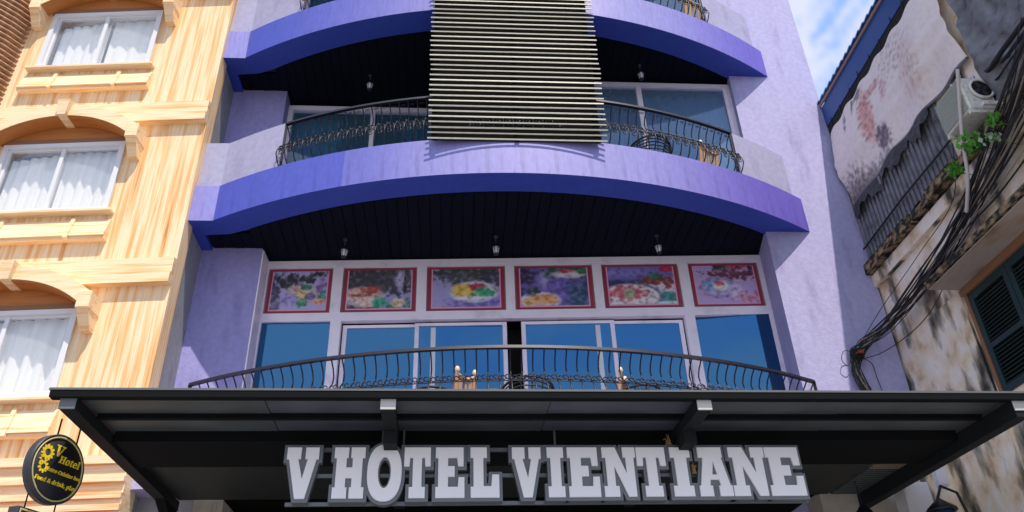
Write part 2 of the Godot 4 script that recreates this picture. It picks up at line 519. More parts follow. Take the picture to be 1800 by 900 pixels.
func posters() -> Array:
	var dk := Color(0.07, 0.10, 0.11)
	var lil := Color(0.60, 0.58, 0.76)
	var out := []
	out.append(blob_image(160, 120, Color(0.66, 0.64, 0.80), [
		[0.30, 0.28, 0.20, 0.16, dk, 0.4, 1.3], [0.62, 0.22, 0.12, 0.10, dk, 0.4, 1.2], [0.82, 0.10, 0.12, 0.06, dk, 0.4, 1.0], [0.10, 0.55, 0.08, 0.30, Color(0.18, 0.2, 0.3), 0.5, 1.4], [0.85, 0.42, 0.08, 0.15, Color(0.5, 0.38, 0.62), 0.5, 1.2],
		[0.50, 0.48, 0.20, 0.12, Color(0.88, 0.74, 0.66), 0.4, 0.9], [0.60, 0.42, 0.08, 0.07, Color(0.10, 0.45, 0.30), 0.4, 0.8], [0.58, 0.60, 0.18, 0.10, Color(0.90, 0.76, 0.40), 0.4, 1.1], [0.54, 0.78, 0.09, 0.08, Color(0.14, 0.52, 0.30), 0.4, 0.8],
		[0.88, 0.62, 0.07, 0.10, Color(0.16, 0.50, 0.42), 0.4, 0.8], [0.82, 0.74, 0.12, 0.08, Color(0.95, 0.62, 0.46), 0.4, 0.9], [0.68, 0.63, 0.09, 0.08, Color(0.36, 0.30, 0.50), 0.15, 0.1], [0.35, 0.68, 0.13, 0.14, Color(0.58, 0.56, 0.80), 0.4, 0.5], [0.12, 0.86, 0.1, 0.1, Color(0.4, 0.4, 0.5), 0.5, 1.3]], 81))
	out.append(blob_image(160, 120, Color(0.56, 0.56, 0.76), [
		[0.35, 0.18, 0.55, 0.32, Color(0.10, 0.13, 0.11), 0.4, 1.2], [0.70, 0.30, 0.5, 0.28, Color(0.15, 0.17, 0.18), 0.4, 1.5], [0.78, 0.25, 0.07, 0.22, Color(0.70, 0.68, 0.82), 0.4, 0.9], [0.85, 0.40, 0.02, 0.22, Color(0.04, 0.03, 0.04), 0.3, 0.2],
		[0.14, 0.86, 0.30, 0.22, Color(0.12, 0.09, 0.10), 0.3, 0.5], [0.28, 0.66, 0.28, 0.22, Color(0.88, 0.83, 0.84), 0.2, 0.3], [0.28, 0.60, 0.22, 0.16, Color(0.90, 0.66, 0.54), 0.25, 0.6], [0.38, 0.50, 0.16, 0.08, Color(0.62, 0.22, 0.15), 0.3, 0.7], [0.24, 0.62, 0.17, 0.03, Color(0.50, 0.26, 0.2), 0.4, 0.4],
		[0.34, 0.78, 0.14, 0.12, Color(0.93, 0.80, 0.72), 0.25, 0.5], [0.50, 0.78, 0.11, 0.12, Color(0.08, 0.58, 0.38), 0.3, 0.5], [0.70, 0.86, 0.12, 0.10, Color(0.10, 0.44, 0.32), 0.3, 0.8], [0.90, 0.82, 0.08, 0.10, Color(0.10, 0.40, 0.38), 0.3, 0.8], [0.76, 0.80, 0.10, 0.12, Color(0.90, 0.80, 0.62), 0.3, 0.9]], 82))
	out.append(blob_image(160, 120, lil, [
		[0.55, 0.10, 0.60, 0.16, Color(0.12, 0.17, 0.14), 0.5, 1.4], [0.45, 0.28, 0.22, 0.14, Color(0.18, 0.22, 0.20), 0.5, 1.4], [0.88, 0.25, 0.16, 0.20, Color(0.14, 0.16, 0.20), 0.5, 1.4], [0.62, 0.84, 0.34, 0.16, Color(0.40, 0.36, 0.70), 0.5, 0.4],
		[0.60, 0.58, 0.32, 0.25, Color(0.78, 0.78, 0.86), 0.10, 0.05], [0.60, 0.55, 0.27, 0.20, Color(0.86, 0.84, 0.82), 0.15, 0.2], [0.46, 0.54, 0.15, 0.14, Color(0.94, 0.76, 0.24), 0.25, 0.5], [0.64, 0.46, 0.11, 0.07, Color(0.68, 0.12, 0.20), 0.3, 0.5], [0.73, 0.60, 0.14, 0.12, Color(0.12, 0.58, 0.34), 0.3, 0.9], [0.55, 0.72, 0.2, 0.04, Color(0.95, 0.95, 0.93), 0.3, 0.3]], 83))
	out.append(blob_image(160, 120, Color(0.33, 0.29, 0.60), [
		[0.10, 0.22, 0.14, 0.22, Color(0.08, 0.06, 0.16), 0.5, 1.1], [0.38, 0.30, 0.08, 0.22, Color(0.58, 0.56, 0.78), 0.6, 1.2], [0.62, 0.55, 0.2, 0.35, Color(0.36, 0.30, 0.66), 0.5, 1.0], [0.88, 0.72, 0.22, 0.34, Color(0.06, 0.20, 0.32), 0.5, 0.7], [0.70, 0.14, 0.34, 0.14, Color(0.06, 0.24, 0.12), 0.4, 0.9],
		[0.70, 0.20, 0.22, 0.09, Color(0.84, 0.80, 0.84), 0.3, 0.7], [0.66, 0.11, 0.08, 0.05, Color(0.70, 0.22, 0.26), 0.3, 0.7], [0.88, 0.12, 0.08, 0.06, Color(0.10, 0.46, 0.22), 0.3, 0.7],
		[0.30, 0.80, 0.28, 0.20, Color(0.82, 0.80, 0.88), 0.15, 0.1], [0.34, 0.78, 0.21, 0.12, Color(0.96, 0.62, 0.34), 0.2, 0.3], [0.16, 0.84, 0.09, 0.07, Color(0.92, 0.74, 0.30), 0.3, 0.5], [0.22, 0.58, 0.09, 0.09, Color(0.04, 0.14, 0.13), 0.4, 0.9], [0.06, 0.60, 0.07, 0.1, Color(0.06, 0.1, 0.3), 0.4, 0.6]], 84))
	out.append(blob_image(160, 120, Color(0.36, 0.34, 0.64), [
		[0.30, 0.18, 0.50, 0.12, Color(0.42, 0.40, 0.72), 0.6, 1.0], [0.25, 0.42, 0.45, 0.08, Color(0.08, 0.12, 0.26), 0.5, 0.6], [0.90, 0.10, 0.15, 0.07, Color(0.72, 0.08, 0.22), 0.3, 0.4], [0.80, 0.55, 0.25, 0.22, Color(0.86, 0.82, 0.86), 0.3, 0.7], [0.68, 0.36, 0.18, 0.12, Color(0.40, 0.14, 0.10), 0.3, 0.9], [0.68, 0.26, 0.09, 0.07, Color(0.06, 0.36, 0.18), 0.4, 0.9], [0.86, 0.42, 0.06, 0.14, Color(0.48, 0.16, 0.14), 0.3, 0.9],
		[0.34, 0.74, 0.42, 0.32, Color(0.30, 0.30, 0.48), 0.06, 0.05], [0.33, 0.74, 0.39, 0.29, Color(0.90, 0.88, 0.86), 0.08, 0.05], [0.30, 0.66, 0.25, 0.17, Color(0.78, 0.32, 0.36), 0.3, 0.9], [0.32, 0.66, 0.08, 0.12, Color(0.62, 0.74, 0.50), 0.4, 0.9], [0.88, 0.76, 0.15, 0.13, Color(0.06, 0.42, 0.38), 0.2, 0.2], [0.84, 0.92, 0.2, 0.07, Color(0.72, 0.88, 0.84), 0.3, 0.3]], 85))
	out.append(blob_image(160, 120, Color(0.70, 0.62, 0.80), [
		[0.45, 0.08, 0.10, 0.09, Color(0.06, 0.12, 0.10), 0.3, 0.6], [0.68, 0.08, 0.14, 0.07, Color(0.72, 0.12, 0.28), 0.3, 0.6], [0.68, 0.26, 0.34, 0.14, Color(0.72, 0.56, 0.62), 0.4, 1.5], [0.62, 0.24, 0.3, 0.12, Color(0.35, 0.14, 0.22), 0.25, 2.2], [0.92, 0.10, 0.05, 0.08, Color(0.14, 0.1, 0.16), 0.3, 0.8],
		[0.38, 0.56, 0.28, 0.25, Color(0.60, 0.42, 0.62), 0.08, 0.1], [0.38, 0.55, 0.24, 0.21, Color(0.68, 0.64, 0.84), 0.1, 0.3], [0.36, 0.50, 0.19, 0.15, Color(0.44, 0.60, 0.80), 0.3, 0.5], [0.42, 0.52, 0.12, 0.12, Color(0.94, 0.92, 0.86), 0.25, 0.3], [0.40, 0.46, 0.07, 0.07, Color(0.86, 0.38, 0.36), 0.3, 0.4], [0.64, 0.66, 0.10, 0.18, Color(0.84, 0.78, 0.90), 0.3, 0.4], [0.85, 0.82, 0.2, 0.16, Color(0.80, 0.52, 0.62), 0.5, 1.5]], 86))
	var res := []
	for t in out:
		var im: Image = t.get_image()
		im.resize(80, 60, Image.INTERPOLATE_TRILINEAR)
		im.resize(160, 120, Image.INTERPOLATE_CUBIC)
		im.adjust_bcs(1.15, 0.95, 1.1)
		for y in im.get_height():
			for x in im.get_width():
				im.set_pixel(x, y, im.get_pixel(x, y).lerp(Color(0.84, 0.74, 0.90), 0.22))
		res.append(bordered(ImageTexture.create_from_image(im)))
	return res

# ---------------------------------------------------------------- the hotel
const CX := 0.85
const ZC := -6.65
const RR := 7.95
const WL := -3.64      # left party wall
const WR := 5.97       # right edge of the facade

func zarc(x: float, off := 0.0) -> float:
	return ZC + sqrt(pow(RR + off, 2) - pow(x - CX, 2))

func arc_pts(x0: float, x1: float, n: int, off := 0.0) -> Array:
	var out := []
	for i in n + 1:
		var x := lerpf(x0, x1, float(i) / n)
		out.append(Vector2(x, zarc(x, off)))
	return out

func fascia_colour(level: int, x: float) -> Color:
	# blue at the left, paler lilac in the middle, violet towards the right end
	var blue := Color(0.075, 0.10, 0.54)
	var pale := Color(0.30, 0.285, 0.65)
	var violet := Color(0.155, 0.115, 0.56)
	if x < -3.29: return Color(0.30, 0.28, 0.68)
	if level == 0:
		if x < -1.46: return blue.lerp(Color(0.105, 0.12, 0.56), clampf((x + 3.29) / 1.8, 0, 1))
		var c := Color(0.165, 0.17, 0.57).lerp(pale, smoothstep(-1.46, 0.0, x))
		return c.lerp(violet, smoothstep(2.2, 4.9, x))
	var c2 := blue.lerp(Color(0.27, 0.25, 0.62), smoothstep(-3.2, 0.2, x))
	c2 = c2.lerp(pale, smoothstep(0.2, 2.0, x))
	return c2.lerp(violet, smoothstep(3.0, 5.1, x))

func balcony(hotel: Node3D, y: float, level: int, detailed := true) -> void:
	# fascia: an upstand that follows the arc, 0.59 m high and 0.4 m thick
	var st := S()
	var n := 60
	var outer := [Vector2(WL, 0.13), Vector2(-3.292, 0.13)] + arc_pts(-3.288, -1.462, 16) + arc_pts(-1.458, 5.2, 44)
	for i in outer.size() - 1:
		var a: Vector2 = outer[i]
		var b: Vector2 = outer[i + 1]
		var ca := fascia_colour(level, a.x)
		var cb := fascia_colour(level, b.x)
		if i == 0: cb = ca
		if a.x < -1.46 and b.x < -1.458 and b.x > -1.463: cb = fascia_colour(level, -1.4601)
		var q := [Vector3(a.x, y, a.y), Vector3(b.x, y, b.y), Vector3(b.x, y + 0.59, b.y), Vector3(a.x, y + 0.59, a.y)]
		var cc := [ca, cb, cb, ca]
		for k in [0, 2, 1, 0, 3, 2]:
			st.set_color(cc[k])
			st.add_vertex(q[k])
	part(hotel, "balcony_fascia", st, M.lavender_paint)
	# rim: the blue painted underside and back of the upstand
	st = S()
	var inner := [Vector2(4.66, -0.06)] + arc_pts(4.55, -2.9, 50, -0.4) + [Vector2(-3.14, -0.2), Vector2(-3.49, -0.24), Vector2(-3.49, -0.64), Vector2(WL, -0.64)]
	var o2 := [Vector2(WL, 0.124), Vector2(-3.29, 0.124)] + arc_pts(-3.286, 5.2, 60, -0.006) + [Vector2(5.2, -0.06)]
	var ring := PackedVector2Array()
	for p in o2: ring.append(p)
	for p in inner: ring.append(p)
	plan(st, ring, y, y + 0.588)
	part(hotel, "balcony_rim", st, M.royal_blue)
	# floor slab that fills the ring
	st = S()
	var slab := PackedVector2Array([Vector2(WL + 0.01, -4.9), Vector2(5.9, -4.9), Vector2(5.9, -0.1), Vector2(4.6, -0.1)])
	for p in arc_pts(4.5, -2.9, 40, -0.42): slab.append(p)
	slab.append(Vector2(-3.2, -0.26))
	slab.append(Vector2(-3.5, -0.26))
	slab.append(Vector2(WL + 0.01, -0.66))
	plan(st, slab, y + 0.1, y + 0.5)
	part(hotel, "balcony_slab", st, M.interior)
	if not detailed: return
	# dark ceiling boards run from the wall to the rim
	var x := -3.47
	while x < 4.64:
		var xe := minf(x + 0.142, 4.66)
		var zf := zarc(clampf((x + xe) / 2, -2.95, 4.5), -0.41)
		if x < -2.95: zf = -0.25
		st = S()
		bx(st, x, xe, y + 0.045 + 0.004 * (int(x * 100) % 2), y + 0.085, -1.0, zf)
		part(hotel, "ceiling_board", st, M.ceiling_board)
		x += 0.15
	# solid parapet ends
	st = S()
	var lp := [Vector2(WL + 0.01, 0.06), Vector2(-3.3, 0.07)] + arc_pts(-3.2, -2.41, 8, -0.06)
	var lb := arc_pts(-2.41, -3.2, 8, -0.18) + [Vector2(-3.3, -0.05), Vector2(WL + 0.01, -0.05)]
	var pp := PackedVector2Array()
	for p in lp + lb: pp.append(p)
	plan(st, pp, y + 0.5, y + 1.42)
	part(hotel, "parapet", st, M.grey_lavender)
	st = S()
	lp = arc_pts(4.12, 5.08, 10, -0.06)
	lb = [Vector2(5.06, -0.05)] + arc_pts(4.9, 4.12, 8, -0.18)
	pp = PackedVector2Array()
	for p in lp + lb: pp.append(p)
	plan(st, pp, y + 0.5, y + 1.40)
	part(hotel, "parapet", st, M.grey_lavender)

var bal_mesh := {}
func baluster_mesh(h: float) -> Mesh:
	if bal_mesh.has(h): return bal_mesh[h]
	var st := S()
	var prof := [[0.0, 0.0], [0.04, -0.03], [0.12, -0.085], [0.22, -0.12], [0.33, -0.10], [0.44, -0.02], [0.55, 0.07], [0.66, 0.12], [0.76, 0.13], [0.87, 0.085], [0.95, 0.02], [1.0, 0.0]]
	var pts := []
	for p in prof: pts.append(Vector3(0, -p[0] * h, p[1]))
	tube(st, pts, 0.009, 5)
	for c in [[0.48, 0.025, 0.015]]:
		lathe(st, [Vector2(0.004, -0.022), Vector2(c[2], -0.008), Vector2(c[2], 0.008), Vector2(0.004, 0.022)], Transform3D(Basis(), Vector3(0, -c[0] * h, c[1])), 6)
	bal_mesh[h] = done(st)
	return bal_mesh[h]

var scroll_cache: Mesh
func scroll_mesh() -> Mesh:
	if scroll_cache: return scroll_cache
	var st := S()
	for sg in [-1.0, 1.0]:
		var pts := []
		for i in 10:
			var a := TAU * 0.95 * i / 9.0
			var r := 0.034 * (1.0 - 0.45 * i / 9.0)
			pts.append(Vector3(sg * (0.026 - cos(a) * r), sin(a) * r * sg, 0))
		tube(st, pts, 0.007, 4)
	scroll_cache = done(st)
	return scroll_cache

func railing(hotel: Node3D, fz: Callable, x0: float, x1: float, ytop: float, h: float, band_at: float, band_out: float, end_posts := true) -> void:
	var n := 120
	var path := []
	for i in n + 1:
		var x := lerpf(x0, x1, float(i) / n)
		path.append(Vector3(x, ytop, fz.call(x)))
	var st := S()
	for i in n:
		var a: Vector3 = path[i]
		var b: Vector3 = path[i + 1]
		var d := (b - a).normalized()
		var side := Vector3(-d.z, 0, d.x) * 0.026
		var up := Vector3(0, 0.019, 0)
		hexa(st, [a + side - up, b + side - up, b - side - up, a - side - up, a + side * 0.7 + up, b + side * 0.7 + up, b - side * 0.7 + up, a - side * 0.7 + up])
	var rail := part(hotel, "railing", st, M.black_iron)
	st = S()
	var low := []
	for p in path: low.append(p + Vector3(0, -h + 0.03, 0))
	tube(st, low, 0.012, 4)
	part(rail, "bottom_rail", st, M.black_iron)
	st = S()
	var band := []
	for i in range(0, n + 1):
		var p: Vector3 = path[i]
		band.append(p + Vector3((p.x - 0.8) / 7.9, 0, 0.97).normalized() * band_out + Vector3(0, -h * (band_at + 0.05), 0))
	tube(st, band, 0.007, 4)
	part(rail, "mid_rail", st, M.black_iron)
	var total := 0.0
	for i in n: total += path[i].distance_to(path[i + 1])
	var count := int(total / 0.13)
	var bm := baluster_mesh(h)
	var walk := 0.0
	var k := 0
	for i in n:
		var seg: float = path[i].distance_to(path[i + 1])
		while k <= count * 2 and walk + seg >= total * k / (count * 2.0) - 0.0001:
			var t: float = (total * k / (count * 2.0) - walk) / seg
			var p: Vector3 = path[i].lerp(path[i + 1], clampf(t, 0, 1))
			var d: Vector3 = (path[i + 1] - path[i]).normalized()
			var nrm := Vector3(-d.z, 0, d.x)
			var b := Basis(d, Vector3.UP, nrm)
			if k % 2 == 0:
				put_mesh(rail, "baluster", bm, M.black_iron, Transform3D(b, p))
			else:
				put_mesh(rail, "scroll", scroll_mesh(), M.black_iron, Transform3D(b, p + nrm * band_out + Vector3(0, -h * band_at, 0)))
				if band_out > 0.05:
					put_mesh(rail, "scroll", scroll_mesh(), M.black_iron, Transform3D(b * Basis(Vector3(0, 0, 1), PI / 2), p + nrm * (band_out + 0.03) + Vector3(0, -h * (band_at + 0.12), 0)))
					put_mesh(rail, "scroll", scroll_mesh(), M.black_iron, Transform3D(b.scaled(Vector3(0.6, 0.6, 0.6)), p + nrm * -0.03 + Vector3(0, -h * 0.07, 0)))
			k += 1
		walk += seg
	if end_posts:
		for p in [path[0], path[n]]:
			st = S()
			box(st, p + Vector3(0, -h / 2, 0), Vector3(0.03, h, 0.03))
			part(rail, "end_post", st, M.black_iron)

func curtain(parent: Node, called: String, x0: float, x1: float, y0: float, y1: float, z: float, m: Material, pitch := 0.11, depth := 0.03, xf := Transform3D(), skew := 0.0) -> void:
	var st := S()
	st.set_smooth_group(0)
	var n := int((x1 - x0) / pitch * 8)
	var ph := rng.randf() * 6.0
	var rows := 4
	var g := []
	for r in rows + 1:
		var row := []
		for i in n + 1:
			var x := lerpf(x0, x1, float(i) / n)
			var t := float(r) / rows
			var a := (x - x0) / pitch * TAU + ph
			var zz := z + depth * (sin(a) + 0.5 * sin(a * 0.43 + 1.0) + 0.25 * sin(a * 2.1 + t)) * (0.55 + 0.45 * t)
			var yt := y1 - skew * (1.0 - float(i) / n)
			row.append(xf * Vector3(x + 0.01 * sin(a * 0.7) * t, lerpf(yt, y0, t), zz))
		g.append(row)
	for r in rows:
		for i in n:
			quad(st, g[r + 1][i], g[r + 1][i + 1], g[r][i + 1], g[r][i])
	part(parent, called, st, m)

func bars(st: SurfaceTool, rects: Array, z0: float, z1: float) -> void:
	for r in rects: bx(st, r[0], r[1], r[2], r[3], z0, z1)

func build_hotel() -> void:
	var hotel := thing("hotel_building", "lavender hotel with curved blue balconies and a slatted screen up its middle", "building")
	var L := [7.97, 11.07, 14.17]
	var st := S()
	# right front wall with a splayed reveal
	plan(st, PackedVector2Array([Vector2(4.54, 0), Vector2(WR, 0), Vector2(WR, -5.0), Vector2(WR - 0.25, -5.0), Vector2(WR - 0.25, -1.4), Vector2(4.70, -1.4), Vector2(4.68, -0.72)]), 4.6, 17.0)
	part(hotel, "front_wall", st, M.lavender)
	st = S()
	bx(st, 4.43, 5.56, 0, 4.6, -0.4, 0.0)
	part(hotel, "ground_floor_wall", st, M.beige_plaster)
	# left front wall, set back
	st = S()
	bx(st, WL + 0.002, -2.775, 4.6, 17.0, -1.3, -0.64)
	part(hotel, "front_wall", st, M.lavender_shaded)
	st = S()
	bx(st, -4.0, WL, 0, 17.0, -5.0, 0.05)
	part(hotel, "side_wall", st, M.grey_plaster)
	st = S()
	bx(st, WL + 0.002, -2.95, 0, 4.6, -0.4, -0.25)
	part(hotel, "ground_floor_wall", st, M.grey_plaster)
	st = S()
	bx(st, -2.93, -2.6, 0, 4.6, -0.4, 0.0)
	for x in [-2.93, -2.88]: bx(st, x + 0.2, x + 0.212, 3.0, 4.15, 0.002, 0.012)
	part(hotel, "ground_floor_wall", st, M.beige_plaster)
	st = S()
	bx(st, -2.6, 4.43, 0, 4.6, -3.0, -2.8)
	part(hotel, "entrance_back_wall", st, M.interior)
	st = S()
	bx(st, -2.6, 4.43, 4.19, 4.29, -2.8, 0.03)
	part(hotel, "entrance_ceiling", st, M.slat_back)
	st = S()
	bx(st, WL, WR, 0, 17.0, -5.2, -5.0)
	part(hotel, "back_wall", st, M.interior)
	st = S()
	bx(st, WL, WR, 17.0, 17.2, -5.2, 0.0)
	part(hotel, "roof", st, M.grey_plaster)
	# first floor slab with its own curved front
	var fz1 := func(x: float) -> float: return 1.14 - 7.83 + sqrt(7.83 * 7.83 - pow(x - 0.75, 2))
	st = S()
	var pl := PackedVector2Array([Vector2(WL + 0.002, -4.9), Vector2(5.7, -4.9), Vector2(5.7, -0.05), Vector2(4.7, -0.05)])
	for i in 41:
		var x := lerpf(4.7, -3.2, i / 40.0)
		pl.append(Vector2(x, fz1.call(x) + 0.08))
	pl.append(Vector2(WL + 0.002, 0.1))
	plan(st, pl, 4.3, 4.72)
	part(hotel, "balcony_slab", st, M.lavender)
	railing(hotel, fz1, -3.2, 4.66, 5.58, 0.84, 0.44, 0.0)
	balcony(hotel, L[0], 0)
	balcony(hotel, L[1], 1)
	balcony(hotel, L[2], 1, false)
	var fz2 := func(x: float) -> float: return zarc(x, -0.1)
	for k in 2:
		railing(hotel, fz2, -2.40, 4.11, L[k] + 1.44, 0.85, 0.60, 0.10)
	# slatted screen
	st = S()
	for x in [-0.25, 0.83, 1.9]: bx(st, x - 0.03, x + 0.03, 8.47, 14.2, 1.310, 1.331)
	part(hotel, "screen_post", st, M.slat_back)
	st = S()
	bx(st, -0.30, 1.95, 8.48, 14.2, 1.304, 1.309)
	part(hotel, "screen_backing", st, M.slat_back)
	st = S()
	box(st, Vector3.ZERO, Vector3(2.385, 0.024, 0.010))
	var sm := done(st)
	for i in 44:
		var y := 8.49 + i * 0.0945
		var tilt := rng.randf_range(-0.12, 0.12)
		var o := put_mesh(hotel, "slat", sm, M[["slat_metal", "slat_metal_dull", "slat_metal_pale"][rng.randi() % 3]], Transform3D(Basis(Vector3(0, 0, 1), rng.randf_range(-0.002, 0.002)) * Basis(Vector3(1, 0, 0), tilt), Vector3(0.85 + rng.randf_range(-0.01, 0.01), y, 1.340 + rng.randf_range(-0.003, 0.003))))
		o.scale.y = rng.randf_range(0.9, 1.08)
	# ---- first floor window wall, slightly skewed to the facade
	var W := Node3D.new()
	W.name = "window_wall"
	hotel.add_child(W)
	W.position = Vector3(-2.74, 0, -1.0)
	W.rotation.y = -0.04
	st = S()
	bars(st, [[-0.3, 7.9, 7.985, 8.3]], -0.2, -0.02)
	part(W, "lintel", st, M.interior)
	st = S()
	bars(st, [[0.002, 7.45, 7.86, 7.98], [0.002, 7.35, 6.965, 7.10]], -0.05, 0.05)
	part(W, "frame_rail", st, M.white_frame)
	for u in [[0.002, 0.02], [7.35, 7.45]]:
		st = S()
		bars(st, [[u[0], u[1], 4.72, 7.86]], -0.05, 0.052)
		part(W, "frame_post", st, M.white_frame)
	st = S()
	bars(st, [[-0.019, 0.001, 4.72, 7.98]], -0.05, 0.356)
	part(W, "frame_return", st, M.white_frame)
	for u in [[0.97, 1.12], [2.21, 2.355], [3.52, 3.655], [4.83, 4.965], [6.13, 6.28]]:
		st = S()
		bars(st, [[u[0], u[1], 7.10, 7.86]], -0.05, 0.054)
		part(W, "frame_post", st, M.white_frame)
	for u in [[1.0, 1.15], [6.11, 6.26]]:
		st = S()
		bars(st, [[u[0], u[1], 4.72, 6.965]], -0.05, 0.054)
		part(W, "frame_post", st, M.white_frame)
	# pictures fill the upper lights
	# fixed panes and sliding sashes below
	for u in [[0.02, 1.0], [6.26, 7.35]]:
		st = S()
		var half: float = (u[1] - u[0]) / 2
		bx(st, -half, half, 4.72, 6.965, -0.006, 0.006)
		part(W, "pane", st, M.mirror_glass, Transform3D(Basis(Vector3.UP, -0.075 if u[0] > 5.0 else 0.0), Vector3((u[0] + u[1]) / 2, 0, 0.006)))
	for u in [[1.17, 2.29, 0.06, -0.03], [2.20, 3.52, 0.0, 0.0], [3.73, 5.08, 0.0, 0.0], [5.0, 6.09, 0.0, -0.03]]:
		st = S()
		bars(st, [[u[0] + 0.03, u[1] - 0.03, 6.885, 6.93]], u[3] - 0.035, u[3] + 0.0)
		var mid: bool = u[2] == 0.0
		bars(st, [[u[0], u[0] + 0.06, 4.75, 6.93], [u[1] - 0.06, u[1], 4.75, 6.93]], u[3] - 0.035, u[3] + 0.002)
		var sash := part(W, "sash", st, M.white_frame)
		st = S()
		bx(st, u[0] + 0.06, u[1] - 0.06, 4.8, 6.885, u[3] - 0.024, u[3] - 0.014)
		part(sash, "pane", st, M.mirror_glass)
	# pale strips beside two stiles, set just in front of the glass
	for u in [[2.43, 2.5], [4.80, 4.87]]:
		st = S()
		bx(st, u[0], u[1], 4.8, 6.86, -0.012, -0.006)
		part(W, "pale_strip", st, M.lamp_glass)
	st = S()
	bars(st, [[1.15, 6.11, 4.72, 6.965]], -0.35, -0.33)
	part(W, "dark_room", st, M.dark_void)
	# ---- upper windows
	for k in 2:
		var y: float = L[k] + 0.5
		var top: float = L[k] + 3.04
		var room := Node3D.new()
		room.name = "upper_window" if k == 0 else "upper_window_001"
		hotel.add_child(room)
		# left: deep set
		st = S()
		bars(st, [[-2.77, -2.69, y, top], [-2.69, 0.78, top - 0.09, top], [-1.40, -1.33, y, top - 0.09], [0.72, 0.80, y, top - 0.09]], -0.96, -0.87)
		part(room, "frame", st, M.white_frame)
		for u in [[-2.69, -1.40], [-1.33, 0.72]]:
			st = S()
			bx(st, u[0], u[1], y, top - 0.09, -0.92, -0.912)
			part(room, "pane", st, M.dark_pane)
		curtain(room, "curtain", -2.69, -1.9, y, top - 0.05, -1.15, M.teal_curtain)
		curtain(room, "curtain", -0.9, 0.75, y, top - 0.05, -1.15, M.teal_curtain)
		# partition between the two rooms
		st = S()
		bx(st, 0.80, 0.95, y - 0.2, top + 0.1, -4.9, -0.2)
		part(room, "partition", st, M.grey_lavender)
		# right: nearly flush
		st = S()
		var t2 := top + 0.03
		bars(st, [[0.95, 4.62, t2 - 0.085, t2], [2.99, 3.075, y, t2 - 0.085], [4.52, 4.62, y, t2 - 0.085], [0.95, 1.03, y, t2 - 0.085]], -0.25, -0.17)
		bars(st, [[4.47, 4.52, y, t2 - 0.085]], -0.22, -0.2)
		part(room, "frame", st, M.white_frame)
		for u in [[1.03, 2.99], [3.075, 4.47]]:
			st = S()
			bx(st, u[0], u[1], y, t2 - 0.085, -0.214, -0.206)
			part(room, "pane", st, M.tinted_pane)
		curtain(room, "curtain", 1.1, 2.9, y, t2 - 0.05, -0.45, M.teal_curtain, 0.18, 0.06)
		curtain(room, "curtain", 3.0, 4.5, y, t2 - 0.05, -0.45, M.teal_curtain, 0.2, 0.07)
	# ---- pictures of dishes in the upper lights
	var tx := posters()
	var bays := [[0.02, 0.97], [1.12, 2.21], [2.355, 3.52], [3.655, 4.83], [4.965, 6.13], [6.28, 7.35]]
	var labels := ["food picture of small dishes with green garnish on pale cloth, beside the left wall", "food picture of sandwich slices with salad and a tall glass", "food picture of a white bowl with yellow, red and green food", "food picture of an orange dish on a dark violet ground", "food picture of a large white plate of red food with green leaves", "food picture of a round pink and blue plate on a pale pink ground"]
	for i in 6:
		var o := thing("food_picture", labels[i], "picture", Vector3(-2.74, 0, -1.0), -0.04, "food pictures above the restaurant windows")
		var m := StandardMaterial3D.new()
		m.albedo_texture = tx[i]
		m.roughness = 0.45
		st = S()
		var a: float = bays[i][0]
		var b: float = bays[i][1]
		bx(st, a, b, 7.10, 7.86, -0.01, 0.02)
		part(o, "backing_board", st, M.rust_edge)
		st = S()
		var q := [Vector3(a + 0.02, 7.12, 0.023), Vector3(b - 0.02, 7.12, 0.023), Vector3(b - 0.02, 7.845, 0.023), Vector3(a + 0.02, 7.845, 0.023)]
		var uv := [Vector2(0, 1), Vector2(1, 1), Vector2(1, 0), Vector2(0, 0)]
		for j in [0, 2, 1, 0, 3, 2]:
			st.set_uv(uv[j])
			st.add_vertex(q[j])
		part(o, "print", st, m)

